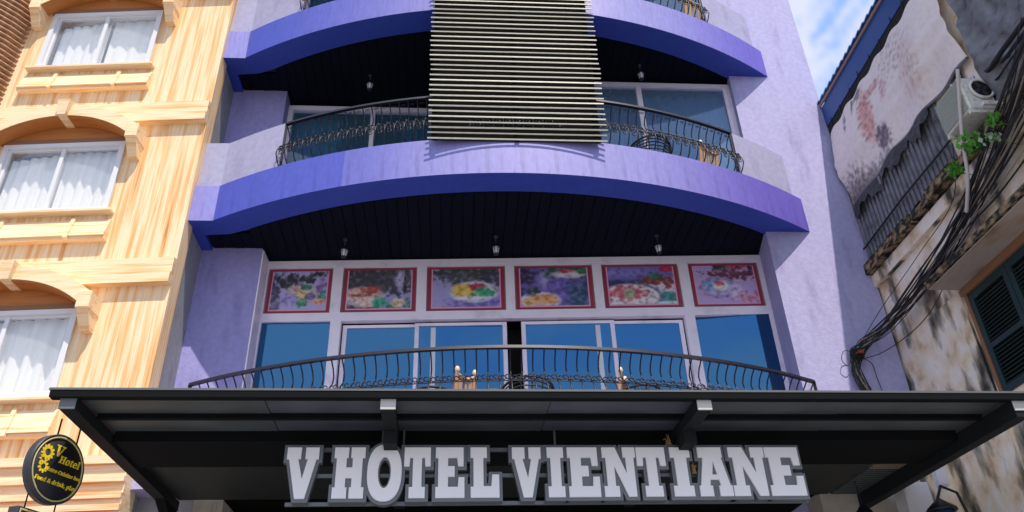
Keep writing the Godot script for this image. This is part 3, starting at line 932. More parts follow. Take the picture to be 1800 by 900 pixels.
# ---------------------------------------------------------------- wood-clad building (s = distance left of its right edge, o = outward)
func build_wood_building() -> void:
	var B := thing("wood_clad_building", "pale wood-clad building with arched window hoods beside the hotel", "building", Vector3(-3.636, 0, 0.2), -deg_to_rad(4.917))
	var wy := [[5.40, 6.60], [8.12, 9.345], [10.87, 12.10], [13.62, 14.85]]
	var s0 := -2.87
	var s1 := -1.10
	var st := S()
	bx(st, s1, 0.0, 4.64, 16.0, -0.25, 0.0)
	part(B, "wall", st, M.wood_upright)
	st = S()
	bx(st, -3.32, s0, 4.64, 16.0, -0.25, 0.0)
	part(B, "wall", st, M.wood_upright)
	var yb := 4.64
	for w in wy:
		st = S()
		bx(st, s0, s1, yb, w[0], -0.25, 0.0)
		part(B, "wall", st, M.wood_upright)
		yb = w[1]
	st = S()
	bx(st, s0, s1, yb, 16.0, -0.25, 0.0)
	part(B, "wall", st, M.wood_upright)
	st = S()
	bx(st, -3.3, -0.45, 0.0, 16.0, -3.0, -2.8)
	bx(st, -3.3, -3.1, 0.0, 16.0, -2.8, -0.25)
	bx(st, -0.6, -0.45, 0.0, 16.0, -2.8, -0.25)
	part(B, "inner_wall", st, M.interior)
	st = S()
	bx(st, -3.3, -0.45, 16.0, 16.1, -3.0, 0.0)
	part(B, "roof", st, M.interior)
	for wi in wy.size():
		var w: Array = wy[wi]
		var y0: float = w[0]
		var y1: float = w[1]
		st = S()
		bars(st, [[s0, s1, y0, y0 + 0.06], [s0, s1, y1 - 0.06, y1], [s0, s0 + 0.07, y0 + 0.06, y1 - 0.06], [s1 - 0.07, s1, y0 + 0.06, y1 - 0.06]], -0.10, 0.035)
		var win := part(B, "window", st, M.white_aluminium)
		st = S()
		bars(st, [[-2.02, -1.965, y0 + 0.06, y1 - 0.06]], -0.045, 0.0)
		bars(st, [[s0 + 0.07, -2.02, y0 + 0.06, y0 + 0.10], [s0 + 0.07, -2.02, y1 - 0.095, y1 - 0.06], [-1.965, s1 - 0.07, y0 + 0.06, y0 + 0.10], [-1.965, s1 - 0.07, y1 - 0.095, y1 - 0.06]], -0.05, -0.01)
		bars(st, [[s0 + 0.07, s0 + 0.105, y0 + 0.1, y1 - 0.095], [s1 - 0.105, s1 - 0.07, y0 + 0.1, y1 - 0.095]], -0.05, -0.01)
		part(win, "sash", st, M.white_aluminium)
		for u in [[s0 + 0.105, -2.02], [-1.965, s1 - 0.105]]:
			st = S()
			bx(st, u[0], u[1], y0 + 0.10, y1 - 0.095, -0.035, -0.03)
			part(win, "pane", st, M.clear_pane)
		curtain(win, "curtain", s0 + 0.08, -2.0, y0, y1 - 0.05, -0.16, M.white_curtain, 0.15, 0.03, Transform3D(), 0.10)
		curtain(win, "curtain", -2.0 + [0.0, 0.0, 0.06, 0.0][wi], s1 - 0.08, y0, y1 - 0.04, -0.16, M.white_curtain, [0.19, 0.15, 0.22, 0.15][wi], [0.04, 0.03, 0.02, 0.03][wi])
		st = S()
		cbox(st, Vector3(-1.985, y0 - 0.035, 0.05), Vector3(1.96, 0.05, 0.14), 0.01)
		part(B, "sill", st, M.wood_along)
		# bevelled box under the sill, in three lengths with keys between
		for u in [[-2.97, -2.50], [-2.44, -1.53], [-1.47, -1.0]]:
			st = S()
			var q := []
			for yy in [y0 - 0.46, y0 - 0.16]:
				var oo := 0.13 if yy < y0 - 0.3 else 0.035
				q += [Vector3(u[0], yy, oo), Vector3(u[1], yy, oo), Vector3(u[1], yy, -0.002), Vector3(u[0], yy, -0.002)]
			hexa(st, q)
			bx(st, u[0], u[1], y0 - 0.50, y0 - 0.462, -0.002, 0.10)
			part(B, "apron_panel", st, M.wood_along)
		for u in [-2.47, -1.5]:
			st = S()
			var q2 := []
			for yy in [y0 - 0.50, y0 - 0.13]:
				var oo := 0.15 if yy < y0 - 0.3 else 0.06
				q2 += [Vector3(u - 0.025, yy, oo), Vector3(u + 0.025, yy, oo), Vector3(u + 0.035, yy, -0.002), Vector3(u - 0.035, yy, -0.002)]
			hexa(st, q2)
			part(B, "apron_key", st, M.wood_along)
		# arched hood
		var ya := y1 + 0.325
		st = S()
		var poly := PackedVector2Array()
		var cx := -1.985
		var hw := 1.06
		var rise := 0.42
		var R := (hw * hw + rise * rise) / (2.0 * rise)
		for i in 25:
			var a := lerpf(-1, 1, i / 24.0)
			var x := a * hw
			poly.append(Vector2(cx + x, ya - R + sqrt(R * R - x * x)))
		for i in 25:
			var x := lerpf(1, -1, i / 24.0) * (hw + 0.06)
			var R2 := R + 0.19
			poly.append(Vector2(cx + x, ya - R + sqrt(R2 * R2 - x * x)))
		prism(st, poly, -0.002, 0.27)
		var hood := part(B, "window_hood", st, M.wood_along)
		st = S()
		var shade_arc := PackedVector2Array()
		for i in 25:
			var x := lerpf(-1, 1, i / 24.0) * (hw - 0.03)
			shade_arc.append(Vector2(cx + x, ya - 0.014 - R + sqrt(R * R - x * x)))
		for i in 25:
			var x := lerpf(1, -1, i / 24.0) * (hw - 0.03)
			shade_arc.append(Vector2(cx + x, ya - 0.003 - R + sqrt(R * R - x * x)))
		prism(st, shade_arc, 0.026, 0.262)
		part(hood, "hood_shade", st, M.wood_shaded)  # added strip that colours the hood underside as shaded
		st = S()
		var hl := sqrt(R * R - pow(y1 + 0.095 - (ya - 0.016 - R), 2))
		var lintel := PackedVector2Array()
		for i in 25:
			var x := lerpf(-1, 1, i / 24.0) * hl
			lintel.append(Vector2(cx + x, ya - 0.016 - R + sqrt(R * R - x * x)))
		lintel.append(Vector2(cx + hl, y1 + 0.072))
		lintel.append(Vector2(cx - hl, y1 + 0.072))
		prism(st, lintel, -0.001, 0.025)
		part(hood, "lintel", st, M.wood_shaded)  # dark tone paints the shade of the hood onto the lintel
		st = S()
		bx(st, cx - hw + 0.04, cx + hw - 0.04, y1 + 0.004, y1 + 0.07, -0.001, 0.04)
		part(hood, "window_head", st, M.orange_wood)
		st = S()
		hexa(st, [Vector3(cx - 0.06, ya - 0.03, 0.33), Vector3(cx + 0.06, ya - 0.03, 0.33), Vector3(cx + 0.06, ya - 0.03, 0.0), Vector3(cx - 0.06, ya - 0.03, 0.0), Vector3(cx - 0.09, ya + 0.23, 0.36), Vector3(cx + 0.09, ya + 0.23, 0.36), Vector3(cx + 0.09, ya + 0.23, 0.0), Vector3(cx - 0.09, ya + 0.23, 0.0)])
		part(hood, "keystone", st, M.wood_along)
		for sg in [-1.0, 1.0]:
			st = S()
			var c: float = cx + sg * 1.07
			cbox(st, Vector3(c, ya - 0.34, 0.15), Vector3(0.17, 0.24, 0.30), 0.012)
			hexa(st, [Vector3(c - 0.065, ya - 0.68, 0.10), Vector3(c + 0.065, ya - 0.68, 0.10), Vector3(c + 0.065, ya - 0.68, -0.002), Vector3(c - 0.065, ya - 0.68, -0.002), Vector3(c - 0.075, ya - 0.461, 0.26), Vector3(c + 0.075, ya - 0.461, 0.26), Vector3(c + 0.075, ya - 0.461, -0.002), Vector3(c - 0.075, ya - 0.461, -0.002)])
			part(hood, "bracket", st, M.wood_along)
		# string course above each hood
		var yc := y1 + 0.31
		st = S()
		bx(st, -3.36, 0.0, yc + 0.15, yc + 0.39, -0.002, 0.07)
		bx(st, -3.36, 0.002, yc + 0.0, yc + 0.148, -0.002, 0.11)
		part(B, "string_course", st, M.wood_along)
	# cornice over the ground floor
	var ys := [4.64, 4.54, 4.40, 4.34, 4.22, 4.16, 4.10, 4.03]
	var os := [0.12, 0.07, 0.10, 0.05, 0.09, 0.045, 0.075, 0.03]
	for i in ys.size():
		st = S()
		var yn: float = ys[i + 1] if i + 1 < ys.size() else 3.9
		bx(st, -3.4, 0.0, yn + 0.002, ys[i], -0.25, os[i])
		part(B, "cornice_moulding", st, M.wood_along)
	st = S()
	bx(st, -3.32, 0.0, 0.0, 3.9, -0.25, 0.0)
	part(B, "ground_floor_wall", st, M.wood_upright)
	var A := thing("red_awning", "dark red awning edge at the foot of the wood-clad facade", "awning", Vector3(-3.636, 0, 0.2), -deg_to_rad(4.917))
	st = S()
	hexa(st, [Vector3(-2.6, 3.55, 0.9), Vector3(-0.05, 3.55, 0.9), Vector3(-0.05, 3.84, 0.02), Vector3(-2.6, 3.84, 0.02), Vector3(-2.6, 3.58, 0.9), Vector3(-0.05, 3.58, 0.9), Vector3(-0.05, 3.95, 0.02), Vector3(-2.6, 3.95, 0.02)])
	part(A, "awning_cloth", st, M.red_awning)
	st = S()
	bx(st, -2.6, -0.05, 3.38, 3.578, 0.902, 0.91)
	part(A, "valance", st, M.red_awning)

func build_louvre_tower() -> void:
	var T := thing("louvred_tower", "rounded tower of terracotta louvres left of the wood-clad building", "building", Vector3(-8.15, 0, -0.75))
	var st := S()
	lathe(st, [Vector2(1.30, 0), Vector2(1.30, 15.0)], Transform3D(), 32)
	part(T, "core_wall", st, M.dark_void)
	st = S()
	lathe(st, [Vector2(1.36, -0.025), Vector2(1.5, -0.026), Vector2(1.5, 0.004), Vector2(1.36, 0.01)], Transform3D(), 48)
	var mesh := done(st)
	for i in 62:
		put_mesh(T, "louvre", mesh, M.terracotta, Transform3D(Basis(), Vector3(0, 8.6 + i * 0.1, 0)))
	for i in 10:
		st = S()
		var a := TAU * i / 20.0
		box(st, Vector3(cos(a) * 1.42, 7.5, sin(a) * 1.42), Vector3(0.05, 15.0, 0.1), Basis(Vector3.UP, -a))
		part(T, "upright", st, M.terracotta)

# ---------------------------------------------------------------- canopy and signs
func canopy_frame() -> Array:
	return [Vector3(0, 0, 3.16), deg_to_rad(1.2)]

func build_canopy() -> void:
	var fr := canopy_frame()
	var C := thing("entrance_canopy", "black steel canopy with grey roof panels over the hotel entrance", "canopy", fr[0], fr[1])
	var st := S()
	bx(st, -3.2, 5.3, 4.192, 4.21, -3.1, 0.05)
	part(C, "roof_sheet", st, M.canopy_top)
	st = S()
	bx(st, -3.19, 5.29, 4.135, 4.19, -0.035, 0.045)
	part(C, "front_channel", st, M.canopy_black)
	# panels between the purlins
	var xs := [-2.98, -1.55, -0.58, 0.85, 2.12, 3.55, 4.95]
	for r in [[-0.42, -0.04], [-0.86, -0.48]]:
		for i in xs.size() - 1:
			st = S()
			bx(st, xs[i] + 0.004, xs[i + 1] - 0.004, 4.172 + 0.004 * (i % 2), 4.19, r[0], r[1])
			part(C, "roof_panel", st, M.canopy_sheet_blue if i in [1, 3] else M.canopy_sheet)
	st = S()
	bx(st, -2.98, 4.95, 4.13, 4.188, -0.478, -0.422)
	part(C, "purlin", st, M.canopy_black)
	st = S()
	bx(st, -2.98, 4.95, 4.08, 4.186, -1.62, -0.87)
	part(C, "deep_beam", st, M.canopy_black)
	st = S()
	bx(st, -3.0, 4.6, 4.165, 4.188, -3.1, -1.622)
	part(C, "soffit_board", st, M.soffit)
	# ribbed strip at the right end, front ribs coloured as if lit from above
	for i in 18:
		st = S()
		var z := -3.0 + i * 0.077
		box(st, Vector3(4.79, 4.165, z), Vector3(0.36, 0.03, 0.038))
		part(C, "soffit_rib", st, M.rib_lit if i in [13, 14, 15, 16, 17] else M.canopy_sheet)
	st = S()
	bx(st, 4.6, 4.97, 4.182, 4.19, -3.1, -1.622)
	part(C, "soffit_board", st, M.soffit)
	# cantilever beams with their end plates
	for b in [[-3.05, 0], [-0.525, 1], [2.15, 1], [5.02, 2]]:
		st = S()
		var x: float = b[0]
		bx(st, x - 0.06, x + 0.06, 4.05 if b[1] < 2 else 3.99, 4.15, -3.12, -0.002)
		if b[1] == 1: bx(st, x - 0.058, x + 0.058, 3.93, 4.048, -1.2, -0.5)
		var bm := part(C, "beam", st, M.canopy_steel)
		st = S()
		cbox(st, Vector3(x, 4.1, 0.003), Vector3(0.128, 0.108, 0.012), 0.004)
		part(bm, "end_plate", st, M.beam_end_grey if b[1] == 0 else M.beam_end)
	st = S()
	hexa(st, [Vector3(-3.1, 3.85, -3.08), Vector3(-3.0, 3.85, -3.08), Vector3(-3.0, 3.85, -3.12), Vector3(-3.1, 3.85, -3.12), Vector3(-3.1, 4.05, -2.6), Vector3(-3.0, 4.05, -2.6), Vector3(-3.0, 4.05, -3.12), Vector3(-3.1, 4.05, -3.12)])
	part(C, "bracket", st, M.canopy_black)

func letter(ch: String, w: float, h: float) -> PackedVector2Array:
	# slab letters drawn in a unit box, stems as wide as a third of the letter
	var p := []
	match ch:
		"V": p = [[0, 1], [0.44, 1], [0.44, 0.77], [0.36, 0.77], [0.53, 0.38], [0.66, 0.77], [0.58, 0.77], [0.58, 1], [1, 1], [1, 0.77], [0.93, 0.77], [0.66, 0], [0.36, 0], [0.07, 0.77], [0, 0.77]]
		"H": p = [[0, 1], [0.46, 1], [0.46, 0.79], [0.40, 0.79], [0.40, 0.6], [0.60, 0.6], [0.60, 0.79], [0.54, 0.79], [0.54, 1], [1, 1], [1, 0.79], [0.92, 0.79], [0.92, 0.21], [1, 0.21], [1, 0], [0.54, 0], [0.54, 0.21], [0.60, 0.21], [0.60, 0.39], [0.40, 0.39], [0.40, 0.21], [0.46, 0.21], [0.46, 0], [0, 0], [0, 0.21], [0.08, 0.21], [0.08, 0.79], [0, 0.79]]
		"T": p = [[0, 1], [1, 1], [1, 0.62], [0.80, 0.62], [0.78, 0.79], [0.67, 0.79], [0.67, 0.21], [0.80, 0.21], [0.80, 0], [0.20, 0], [0.20, 0.21], [0.33, 0.21], [0.33, 0.79], [0.22, 0.79], [0.20, 0.62], [0, 0.62]]
		"E": p = [[0, 1], [0.97, 1], [0.97, 0.62], [0.78, 0.62], [0.75, 0.79], [0.43, 0.79], [0.43, 0.62], [0.66, 0.62], [0.66, 0.41], [0.43, 0.41], [0.43, 0.21], [0.77, 0.21], [0.80, 0.40], [1, 0.40], [1, 0], [0, 0], [0, 0.21], [0.09, 0.21], [0.09, 0.79], [0, 0.79]]
		"L": p = [[0, 1], [0.58, 1], [0.58, 0.79], [0.45, 0.79], [0.45, 0.22], [0.72, 0.22], [0.76, 0.45], [1, 0.45], [1, 0], [0, 0], [0, 0.21], [0.10, 0.21], [0.10, 0.79], [0, 0.79]]
		"I": p = [[0, 1], [1, 1], [1, 0.79], [0.80, 0.79], [0.80, 0.21], [1, 0.21], [1, 0], [0, 0], [0, 0.21], [0.20, 0.21], [0.20, 0.79], [0, 0.79]]
		"N": p = [[0, 1], [0.40, 1], [0.70, 0.46], [0.70, 0.79], [0.62, 0.79], [0.62, 1], [1, 1], [1, 0.79], [0.94, 0.79], [0.94, 0], [0.70, 0], [0.34, 0.62], [0.34, 0.21], [0.44, 0.21], [0.44, 0], [0, 0], [0, 0.21], [0.10, 0.21], [0.10, 0.79], [0, 0.79]]
		"A": p = [[0.08, 1], [0.82, 1], [0.82, 0.79], [0.78, 0.79], [0.95, 0.21], [1, 0.21], [1, 0], [0.60, 0], [0.60, 0.21], [0.66, 0.21], [0.63, 0.33], [0.36, 0.33], [0.33, 0.21], [0.40, 0.21], [0.40, 0], [0, 0], [0, 0.21], [0.05, 0.21], [0.22, 0.79], [0.08, 0.79]]
		"O":
			for i in 40:
				var a := TAU * i / 40.0
				var c := cos(a)
				var s := sin(a)
				p.append([0.5 + 0.5 * signf(c) * pow(absf(c), 0.85), 0.5 + 0.56 * signf(s) * pow(absf(s), 0.85)])
	var out := PackedVector2Array()
	for q in p: out.append(Vector2((q[0] - 0.5) * w, (q[1] - 0.5) * h))
	return out

func with_hole(outer: PackedVector2Array, hole: PackedVector2Array) -> Array:
	# two halves of a ring, cut along the vertical through its middle
	var out := []
	var big := 10.0
	var c := Vector2.ZERO
	for p in hole: c += p / hole.size()
	for sg in [-1.0, 1.0]:
		var half := PackedVector2Array([Vector2(c.x, -big), Vector2(c.x + sg * big, -big), Vector2(c.x + sg * big, big), Vector2(c.x, big)])
		for a in Geometry2D.intersect_polygons(outer, half):
			for b in Geometry2D.clip_polygons(a, hole):
				out.append(b)
	return out

func build_sign() -> void:
	var fr := canopy_frame()
	var spec := [["V", -1.439, -1.164], ["H", -1.028, -0.760], ["O", -0.736, -0.436], ["T", -0.416, -0.183], ["E", -0.138, 0.117], ["L", 0.172, 0.425], ["V", 0.546, 0.806], ["I", 0.863, 1.012], ["E", 1.048, 1.332], ["N", 1.369, 1.677], ["T", 1.688, 1.956], ["I", 2.004, 2.190], ["A", 2.243, 2.548], ["N", 2.559, 2.899], ["E", 2.909, 3.238]]
	var X := thing("hotel_sign", "row of white slab letters with grey outlines reading V HOTEL VIENTIANE under the canopy", "sign", Vector3(0, 3.735, 2.45), deg_to_rad(1.6))
	var st := S()
	for y in [0.235, 0.0, -0.245]: bx(st, -1.42, 3.25, y - 0.016, y + 0.016, -0.10, -0.075)
	part(X, "support_rail", st, M.letter_grey)
	for x in [-0.62, -0.43, 0.95, 2.1]:
		st = S()
		bx(st, x - 0.008, x + 0.008, 0.25, 0.42, -0.095, -0.08)
		part(X, "hanger", st, M.letter_grey)
	for i in spec.size():
		var ch: String = spec[i][0]
		var x0: float = spec[i][1] * 0.992 - 0.003
		var x1: float = spec[i][2] * 0.992 - 0.003
		var poly := letter(ch, x1 - x0, 0.445)
		var at := Transform3D(Basis(), Vector3((x0 + x1) / 2, 0, 0))
		var dz := 0.003 * (i % 2)
		st = S()
		var off := Geometry2D.offset_polygon(ccw(poly.duplicate()), 0.029, Geometry2D.JOIN_MITER)
		var hole := PackedVector2Array()
		if ch == "O" or ch == "A":
			var w := x1 - x0
			if ch == "O":
				for k in 24: hole.append(Vector2(cos(TAU * k / 24.0) * w * 0.15, sin(TAU * k / 24.0) * 0.115))
			else:
				hole = PackedVector2Array([Vector2(-0.06 * w, -0.03), Vector2(0.09 * w, -0.03), Vector2(0.02 * w, 0.10)])
		for o in off:
			if Geometry2D.is_polygon_clockwise(o): continue
			if ch == "O":
				for h in with_hole(o, hole): prism(st, h, -0.07, dz, at)
			else:
				prism(st, o, -0.07, dz, at)
		var lt := part(X, "letter", st, M.letter_grey)
		st = S()
		if hole.size():
			var big := hole
			if ch == "O":
				big = PackedVector2Array()
				for k in 24: big.append(hole[k] * Vector2(1.25, 1.2))
			for h in with_hole(poly, big): prism(st, h, dz + 0.001, 0.024, at)
		else:
			prism(st, poly, dz + 0.001, 0.024, at)
		part(lt, "letter_face", st, M.letter_white)

func text(parent: Node, called: String, s: String, size: float, m: Material, xf: Transform3D, italic := false, font := "Droid Serif", depth := 0.006) -> void:
	var f := SystemFont.new()
	f.font_names = PackedStringArray([font])
	f.font_weight = 700
	var t := TextMesh.new()
	t.text = s
	t.font = f
	t.font_size = 64
	t.pixel_size = size / 64.0
	t.depth = depth
	var b := xf
	if italic: b = xf * Transform3D(Basis(Vector3(1, 0, 0), Vector3(0.22, 1, 0), Vector3(0, 0, 1)), Vector3.ZERO)
	put_mesh(parent, called, t, m, b)

func build_round_sign() -> void:
	# hangs from the end beam and faces across the front, so it is seen at a slant
	var D := thing("round_sign", "round black hanging sign with yellow lettering and a yellow flower emblem", "sign", Vector3(-3.25, 3.735, 2.68), PI / 2 - deg_to_rad(21))
	var st := S()
	var turn := Basis(Vector3(1, 0, 0), PI / 2)
	var r := 0.285
	lathe(st, [Vector2(0.001, -0.075), Vector2(r - 0.01, -0.075), Vector2(r, -0.067), Vector2(r, 0.0), Vector2(r - 0.012, 0.008), Vector2(r - 0.02, 0.0), Vector2(0.001, 0.0)], Transform3D(turn, Vector3.ZERO), 64)
	part(D, "case", st, M.sign_side)
	st = S()
	lathe(st, [Vector2(0.001, 0.001), Vector2(r - 0.021, 0.001), Vector2(r - 0.021, 0.003), Vector2(0.001, 0.003)], Transform3D(turn, Vector3.ZERO), 64)
	part(D, "face", st, M.sign_black)
	st = S()
	lathe(st, [Vector2(r - 0.034, 0.003), Vector2(r - 0.034, 0.009), Vector2(r - 0.022, 0.009), Vector2(r - 0.022, 0.003)], Transform3D(turn, Vector3.ZERO), 64)
	part(D, "ring", st, M.sign_rim)
	# flower emblem made of petals
	st = S()
	for c in [[-0.145, 0.10, 0.062, 11], [-0.155, -0.02, 0.05, 9], [-0.17, 0.035, 0.04, 8]]:
		for k in c[3]:
			var a: float = TAU * k / c[3]
			var e := PackedVector2Array()
			for j in 8:
				var t := TAU * j / 8.0
				e.append(Vector2(c[0], c[1]) + Vector2(c[2] * 0.75 + cos(t) * c[2] * 0.33, sin(t) * c[2] * 0.2).rotated(a))
			prism(st, e, 0.003, 0.007 + 0.0006 * (k % 2))
	part(D, "flower_emblem", st, M.sign_yellow)
	text(D, "lettering", "V", 0.13, M.sign_yellow, Transform3D(Basis(), Vector3(-0.03, 0.14, 0.006)), true)
	text(D, "lettering", "Hotel", 0.082, M.sign_yellow, Transform3D(Basis(), Vector3(0.10, 0.08, 0.006)), true)
	text(D, "lettering", "Bistro Cuisine bed", 0.043, M.sign_yellow, Transform3D(Basis(), Vector3(0.062, -0.025, 0.006)), true)
	text(D, "lettering", "Food & drink, play", 0.047, M.sign_yellow, Transform3D(Basis(), Vector3(0.01, -0.115, 0.006)), true)
	for x in [-0.06, 0.16]:
		st = S()
		tube(st, [Vector3(x, 0.22, -0.035), Vector3(x, 0.42, -0.035)], 0.007, 6)
		part(D, "hanging_rod", st, M.canopy_black)
	var E := thing("hanging_plate_sign", "small black plate sign hanging just below the round sign", "sign", Vector3(-3.25, 3.27, 2.72), PI / 2 - deg_to_rad(20))
	st = S()
	cbox(st, Vector3(0, 0, -0.05), Vector3(0.5, 0.2, 0.1), 0.006)
	part(E, "case", st, M.sign_side)
	st = S()
	bx(st, -0.235, 0.235, -0.085, 0.085, 0.0, 0.003)
	part(E, "face", st, M.sign_black)
	st = S()
	bars(st, [[-0.235, 0.235, 0.072, 0.085], [-0.235, 0.235, -0.085, -0.072], [-0.235, -0.222, -0.072, 0.072], [0.222, 0.235, -0.072, 0.072]], 0.003, 0.006)
	part(E, "border", st, M.sign_rim)
	for x in [-0.15, 0.15]:
		st = S()
		tube(st, [Vector3(x, 0.09, -0.05), Vector3(x, 0.22, -0.05)], 0.006, 6)
		part(E, "hanging_rod", st, M.canopy_black)

# ---------------------------------------------------------------- right building: its wall faces -x at x = 6
func build_right_building() -> void:
	var B := thing("weathered_building", "old stained cream building with green shutters and blue eaves right of the hotel", "building")
	var X := 6.0
	var zs0 := 1.66
	var zs1 := 3.1
	var st := S()
	bx(st, X, X + 0.25, 0, 4.76, 0.012, 4.3)
	bx(st, X, X + 0.25, 4.76, 6.02, 0.012, zs0)
	bx(st, X, X + 0.25, 4.76, 6.02, zs1, 4.3)
	bx(st, X, X + 0.25, 6.02, 10.2, 0.012, 4.3)
	bx(st, X, X + 5.0, 0, 10.2, -0.2, 0.01)
	part(B, "wall", st, M.old_wall)
	st = S()
	bx(st, X + 0.3, X + 5.0, 10.2, 10.3, 0.02, 4.3)
	bx(st, X + 4.8, X + 5.0, 0, 10.2, 0.02, 4.3)
	bx(st, X + 0.26, X + 4.8, 0, 10.2, 4.1, 4.3)
	part(B, "inner_wall", st, M.interior)
	# old corner pier, a little proud
	st = S()
	bx(st, X - 0.035, X - 0.001, 0, 6.1, 0.25, 1.55)
	bx(st, X - 0.44, X - 0.036, 0, 4.58, 0.012, 0.3)
	part(B, "corner_pier", st, M.old_wall)
	# blue corrugated roof, gutter and fascia
	st = S()
	st.set_smooth_group(0)
	var n := 86
	for i in n:
		var za := 0.0 + i * 0.05
		var q := []
		for z in [za, za + 0.05]:
			var yy := 0.018 * sin(z / 0.15 * TAU)
			q.append(Vector3(X - 0.09, 10.50 + yy, z))
			q.append(Vector3(X + 3.0, 11.5 + yy, z))
		quad(st, q[0], q[2], q[3], q[1])
		quad(st, q[1] - Vector3(0, 0.012, 0), q[3] - Vector3(0, 0.012, 0), q[2] - Vector3(0, 0.012, 0), q[0] - Vector3(0, 0.012, 0))
		quad(st, q[0] - Vector3(0, 0.03, 0), q[2] - Vector3(0, 0.03, 0), q[2], q[0])
	part(B, "corrugated_roof", st, M.blue_roof)
	st = S()
	bx(st, X - 0.075, X - 0.055, 10.39, 10.44, 0.01, 4.3)
	part(B, "eave_edge", st, M.rust_edge)
	st = S()
	bx(st, X - 0.05, X - 0.002, 9.99, 10.385, 0.014, 4.3)
	part(B, "fascia_board", st, M.blue_metal)
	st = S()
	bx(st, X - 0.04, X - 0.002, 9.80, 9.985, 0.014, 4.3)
	part(B, "painted_eave_shadow", st, M.dark_void)  # black strip painted in for the shadow below the eaves
	# corrugated sheet along the old balcony
	st = S()
	n = 96
	for i in n:
		var z := 0.06 + i * 0.0238
		var d0 := 0.022 if (i / 2) % 2 == 0 else 0.0
		bx(st, X - 0.03 - d0, X - 0.002, 7.40, 8.36, z, z + 0.0238)
	part(B, "corrugated_sheet", st, M.corrugated)
	st = S()
	tube(st, [Vector3(X - 0.08, 7.66, 0.03), Vector3(X - 0.085, 7.70, 1.2), Vector3(X - 0.08, 7.69, 2.5)], 0.014, 6)
	part(B, "rail_bar", st, M.cable_black)
	# stained ledge with broken edge
	st = S()
	var z := 0.0
	while z < 3.8:
		var l := rng.randf_range(0.25, 0.55)
		bx(st, X - 0.14 - rng.randf_range(0, 0.05), X - 0.001, 7.24 + rng.randf_range(-0.02, 0.02), 7.37 + rng.randf_range(-0.03, 0.03), z, z + l)
		z += l + 0.001
	part(B, "ledge", st, M.mossy_concrete)
	st = S()
	bx(st, X - 0.07, X - 0.001, 7.04, 7.22, 0.0, 4.28)
	part(B, "ledge_moulding", st, M.old_wall)
	st = S()
	for i in 40:
		var zz := rng.randf_range(0.1, 4.0)
		var w := rng.randf_range(0.05, 0.2)
		bx(st, X - 0.09, X - 0.03, 7.372, 7.372 + rng.randf_range(0.02, 0.10), zz, zz + w)
	part(B, "ledge_rubble", st, M.mossy_concrete)
	# concrete hood over the shutters
	st = S()
	hexa(st, [Vector3(5.56, 6.12, 3.6), Vector3(5.999, 6.10, 3.6), Vector3(5.999, 6.10, 1.58), Vector3(5.56, 6.12, 1.58), Vector3(5.56, 6.20, 3.6), Vector3(5.999, 6.30, 3.6), Vector3(5.999, 6.30, 1.58), Vector3(5.56, 6.20, 1.58)])
	var hood := part(B, "window_hood", st, M.mossy_concrete)
	st = S()
	bx(st, 5.58, 5.998, 6.094, 6.104, 1.6, 3.58)
	part(hood, "hood_underside", st, M.hood_under)
	# shutters
	st = S()
	bx(st, X - 0.05, X + 0.05, 6.0, 6.09, zs0 - 0.06, zs1 + 0.06)
	bx(st, X - 0.03, X + 0.05, 4.7, 6.0, zs0 - 0.05, zs0)
	bx(st, X - 0.03, X + 0.05, 4.7, 6.0, zs1, zs1 + 0.05)
	part(B, "window_casing", st, M.orange_wood)
	for u in [[zs0 + 0.005, (zs0 + zs1) / 2 - 0.004], [(zs0 + zs1) / 2 + 0.004, zs1 - 0.005]]:
		st = S()
		bx(st, X - 0.02, X + 0.03, 4.76, 5.99, u[0], u[0] + 0.075)
		bx(st, X - 0.02, X + 0.03, 4.76, 5.99, u[1] - 0.075, u[1])
		bx(st, X - 0.018, X + 0.03, 5.90, 5.99, u[0] + 0.075, u[1] - 0.075)
		bx(st, X - 0.018, X + 0.03, 4.76, 4.84, u[0] + 0.075, u[1] - 0.075)
		bx(st, X - 0.018, X + 0.03, 5.28, 5.34, u[0] + 0.075, u[1] - 0.075)
		var sh := part(B, "shutter", st, M.shutter_green)
		st = S()
		box(st, Vector3.ZERO, Vector3(0.05, 0.008, u[1] - u[0] - 0.16))
		var sm := done(st)
		var y := 4.865
		while y < 5.89:
			if absf(y - 5.31) > 0.045:
				put_mesh(sh, "louvre", sm, M.shutter_green, Transform3D(Basis(Vector3(0, 0, 1), 0.7), Vector3(X + 0.005, y, (u[0] + u[1]) / 2)))
			y += 0.043
		st = S()
		bx(st, X + 0.05, X + 0.06, 4.76, 6.0, u[0], u[1])
		part(sh, "backing", st, M.dark_void)

	# tarpaulin tied below the eaves
	var T := thing("tarpaulin", "faded white and pink tarpaulin hung on the old building below its blue eaves", "tarpaulin")
	st = S()
	st.set_smooth_group(0)
	var nu := 60
	var nv := 24
	var g := []
	for j in nv + 1:
		var row := []
		var v := float(j) / nv
		for i in nu + 1:
			var u := float(i) / nu
			var zz := 0.06 + u * 3.1
			var sag := 0.10 * sin(v * PI) * (0.6 + 0.4 * sin(u * 9.0)) + 0.03 * sin(u * 23.0 + v * 5.0) * v + 0.035 * exp(-pow((v - 0.62 - 0.10 * u) * 16.0, 2)) + 0.03 * exp(-pow((v - 0.48 - 0.05 * u) * 18.0, 2))
			var yy := lerpf(9.83, 8.36 + 0.05 * sin(u * 4.0), v)
			if u < 0.12: yy += (0.12 - u) * 0.9 * (v - 0.3)
			row.append([Vector3(X - 0.055 - sag, yy + 0.03 * sin(u * 40.0) * (1.0 - v) * (1.0 if v < 0.05 else 0.0), zz), Vector2(u, v)])
		g.append(row)
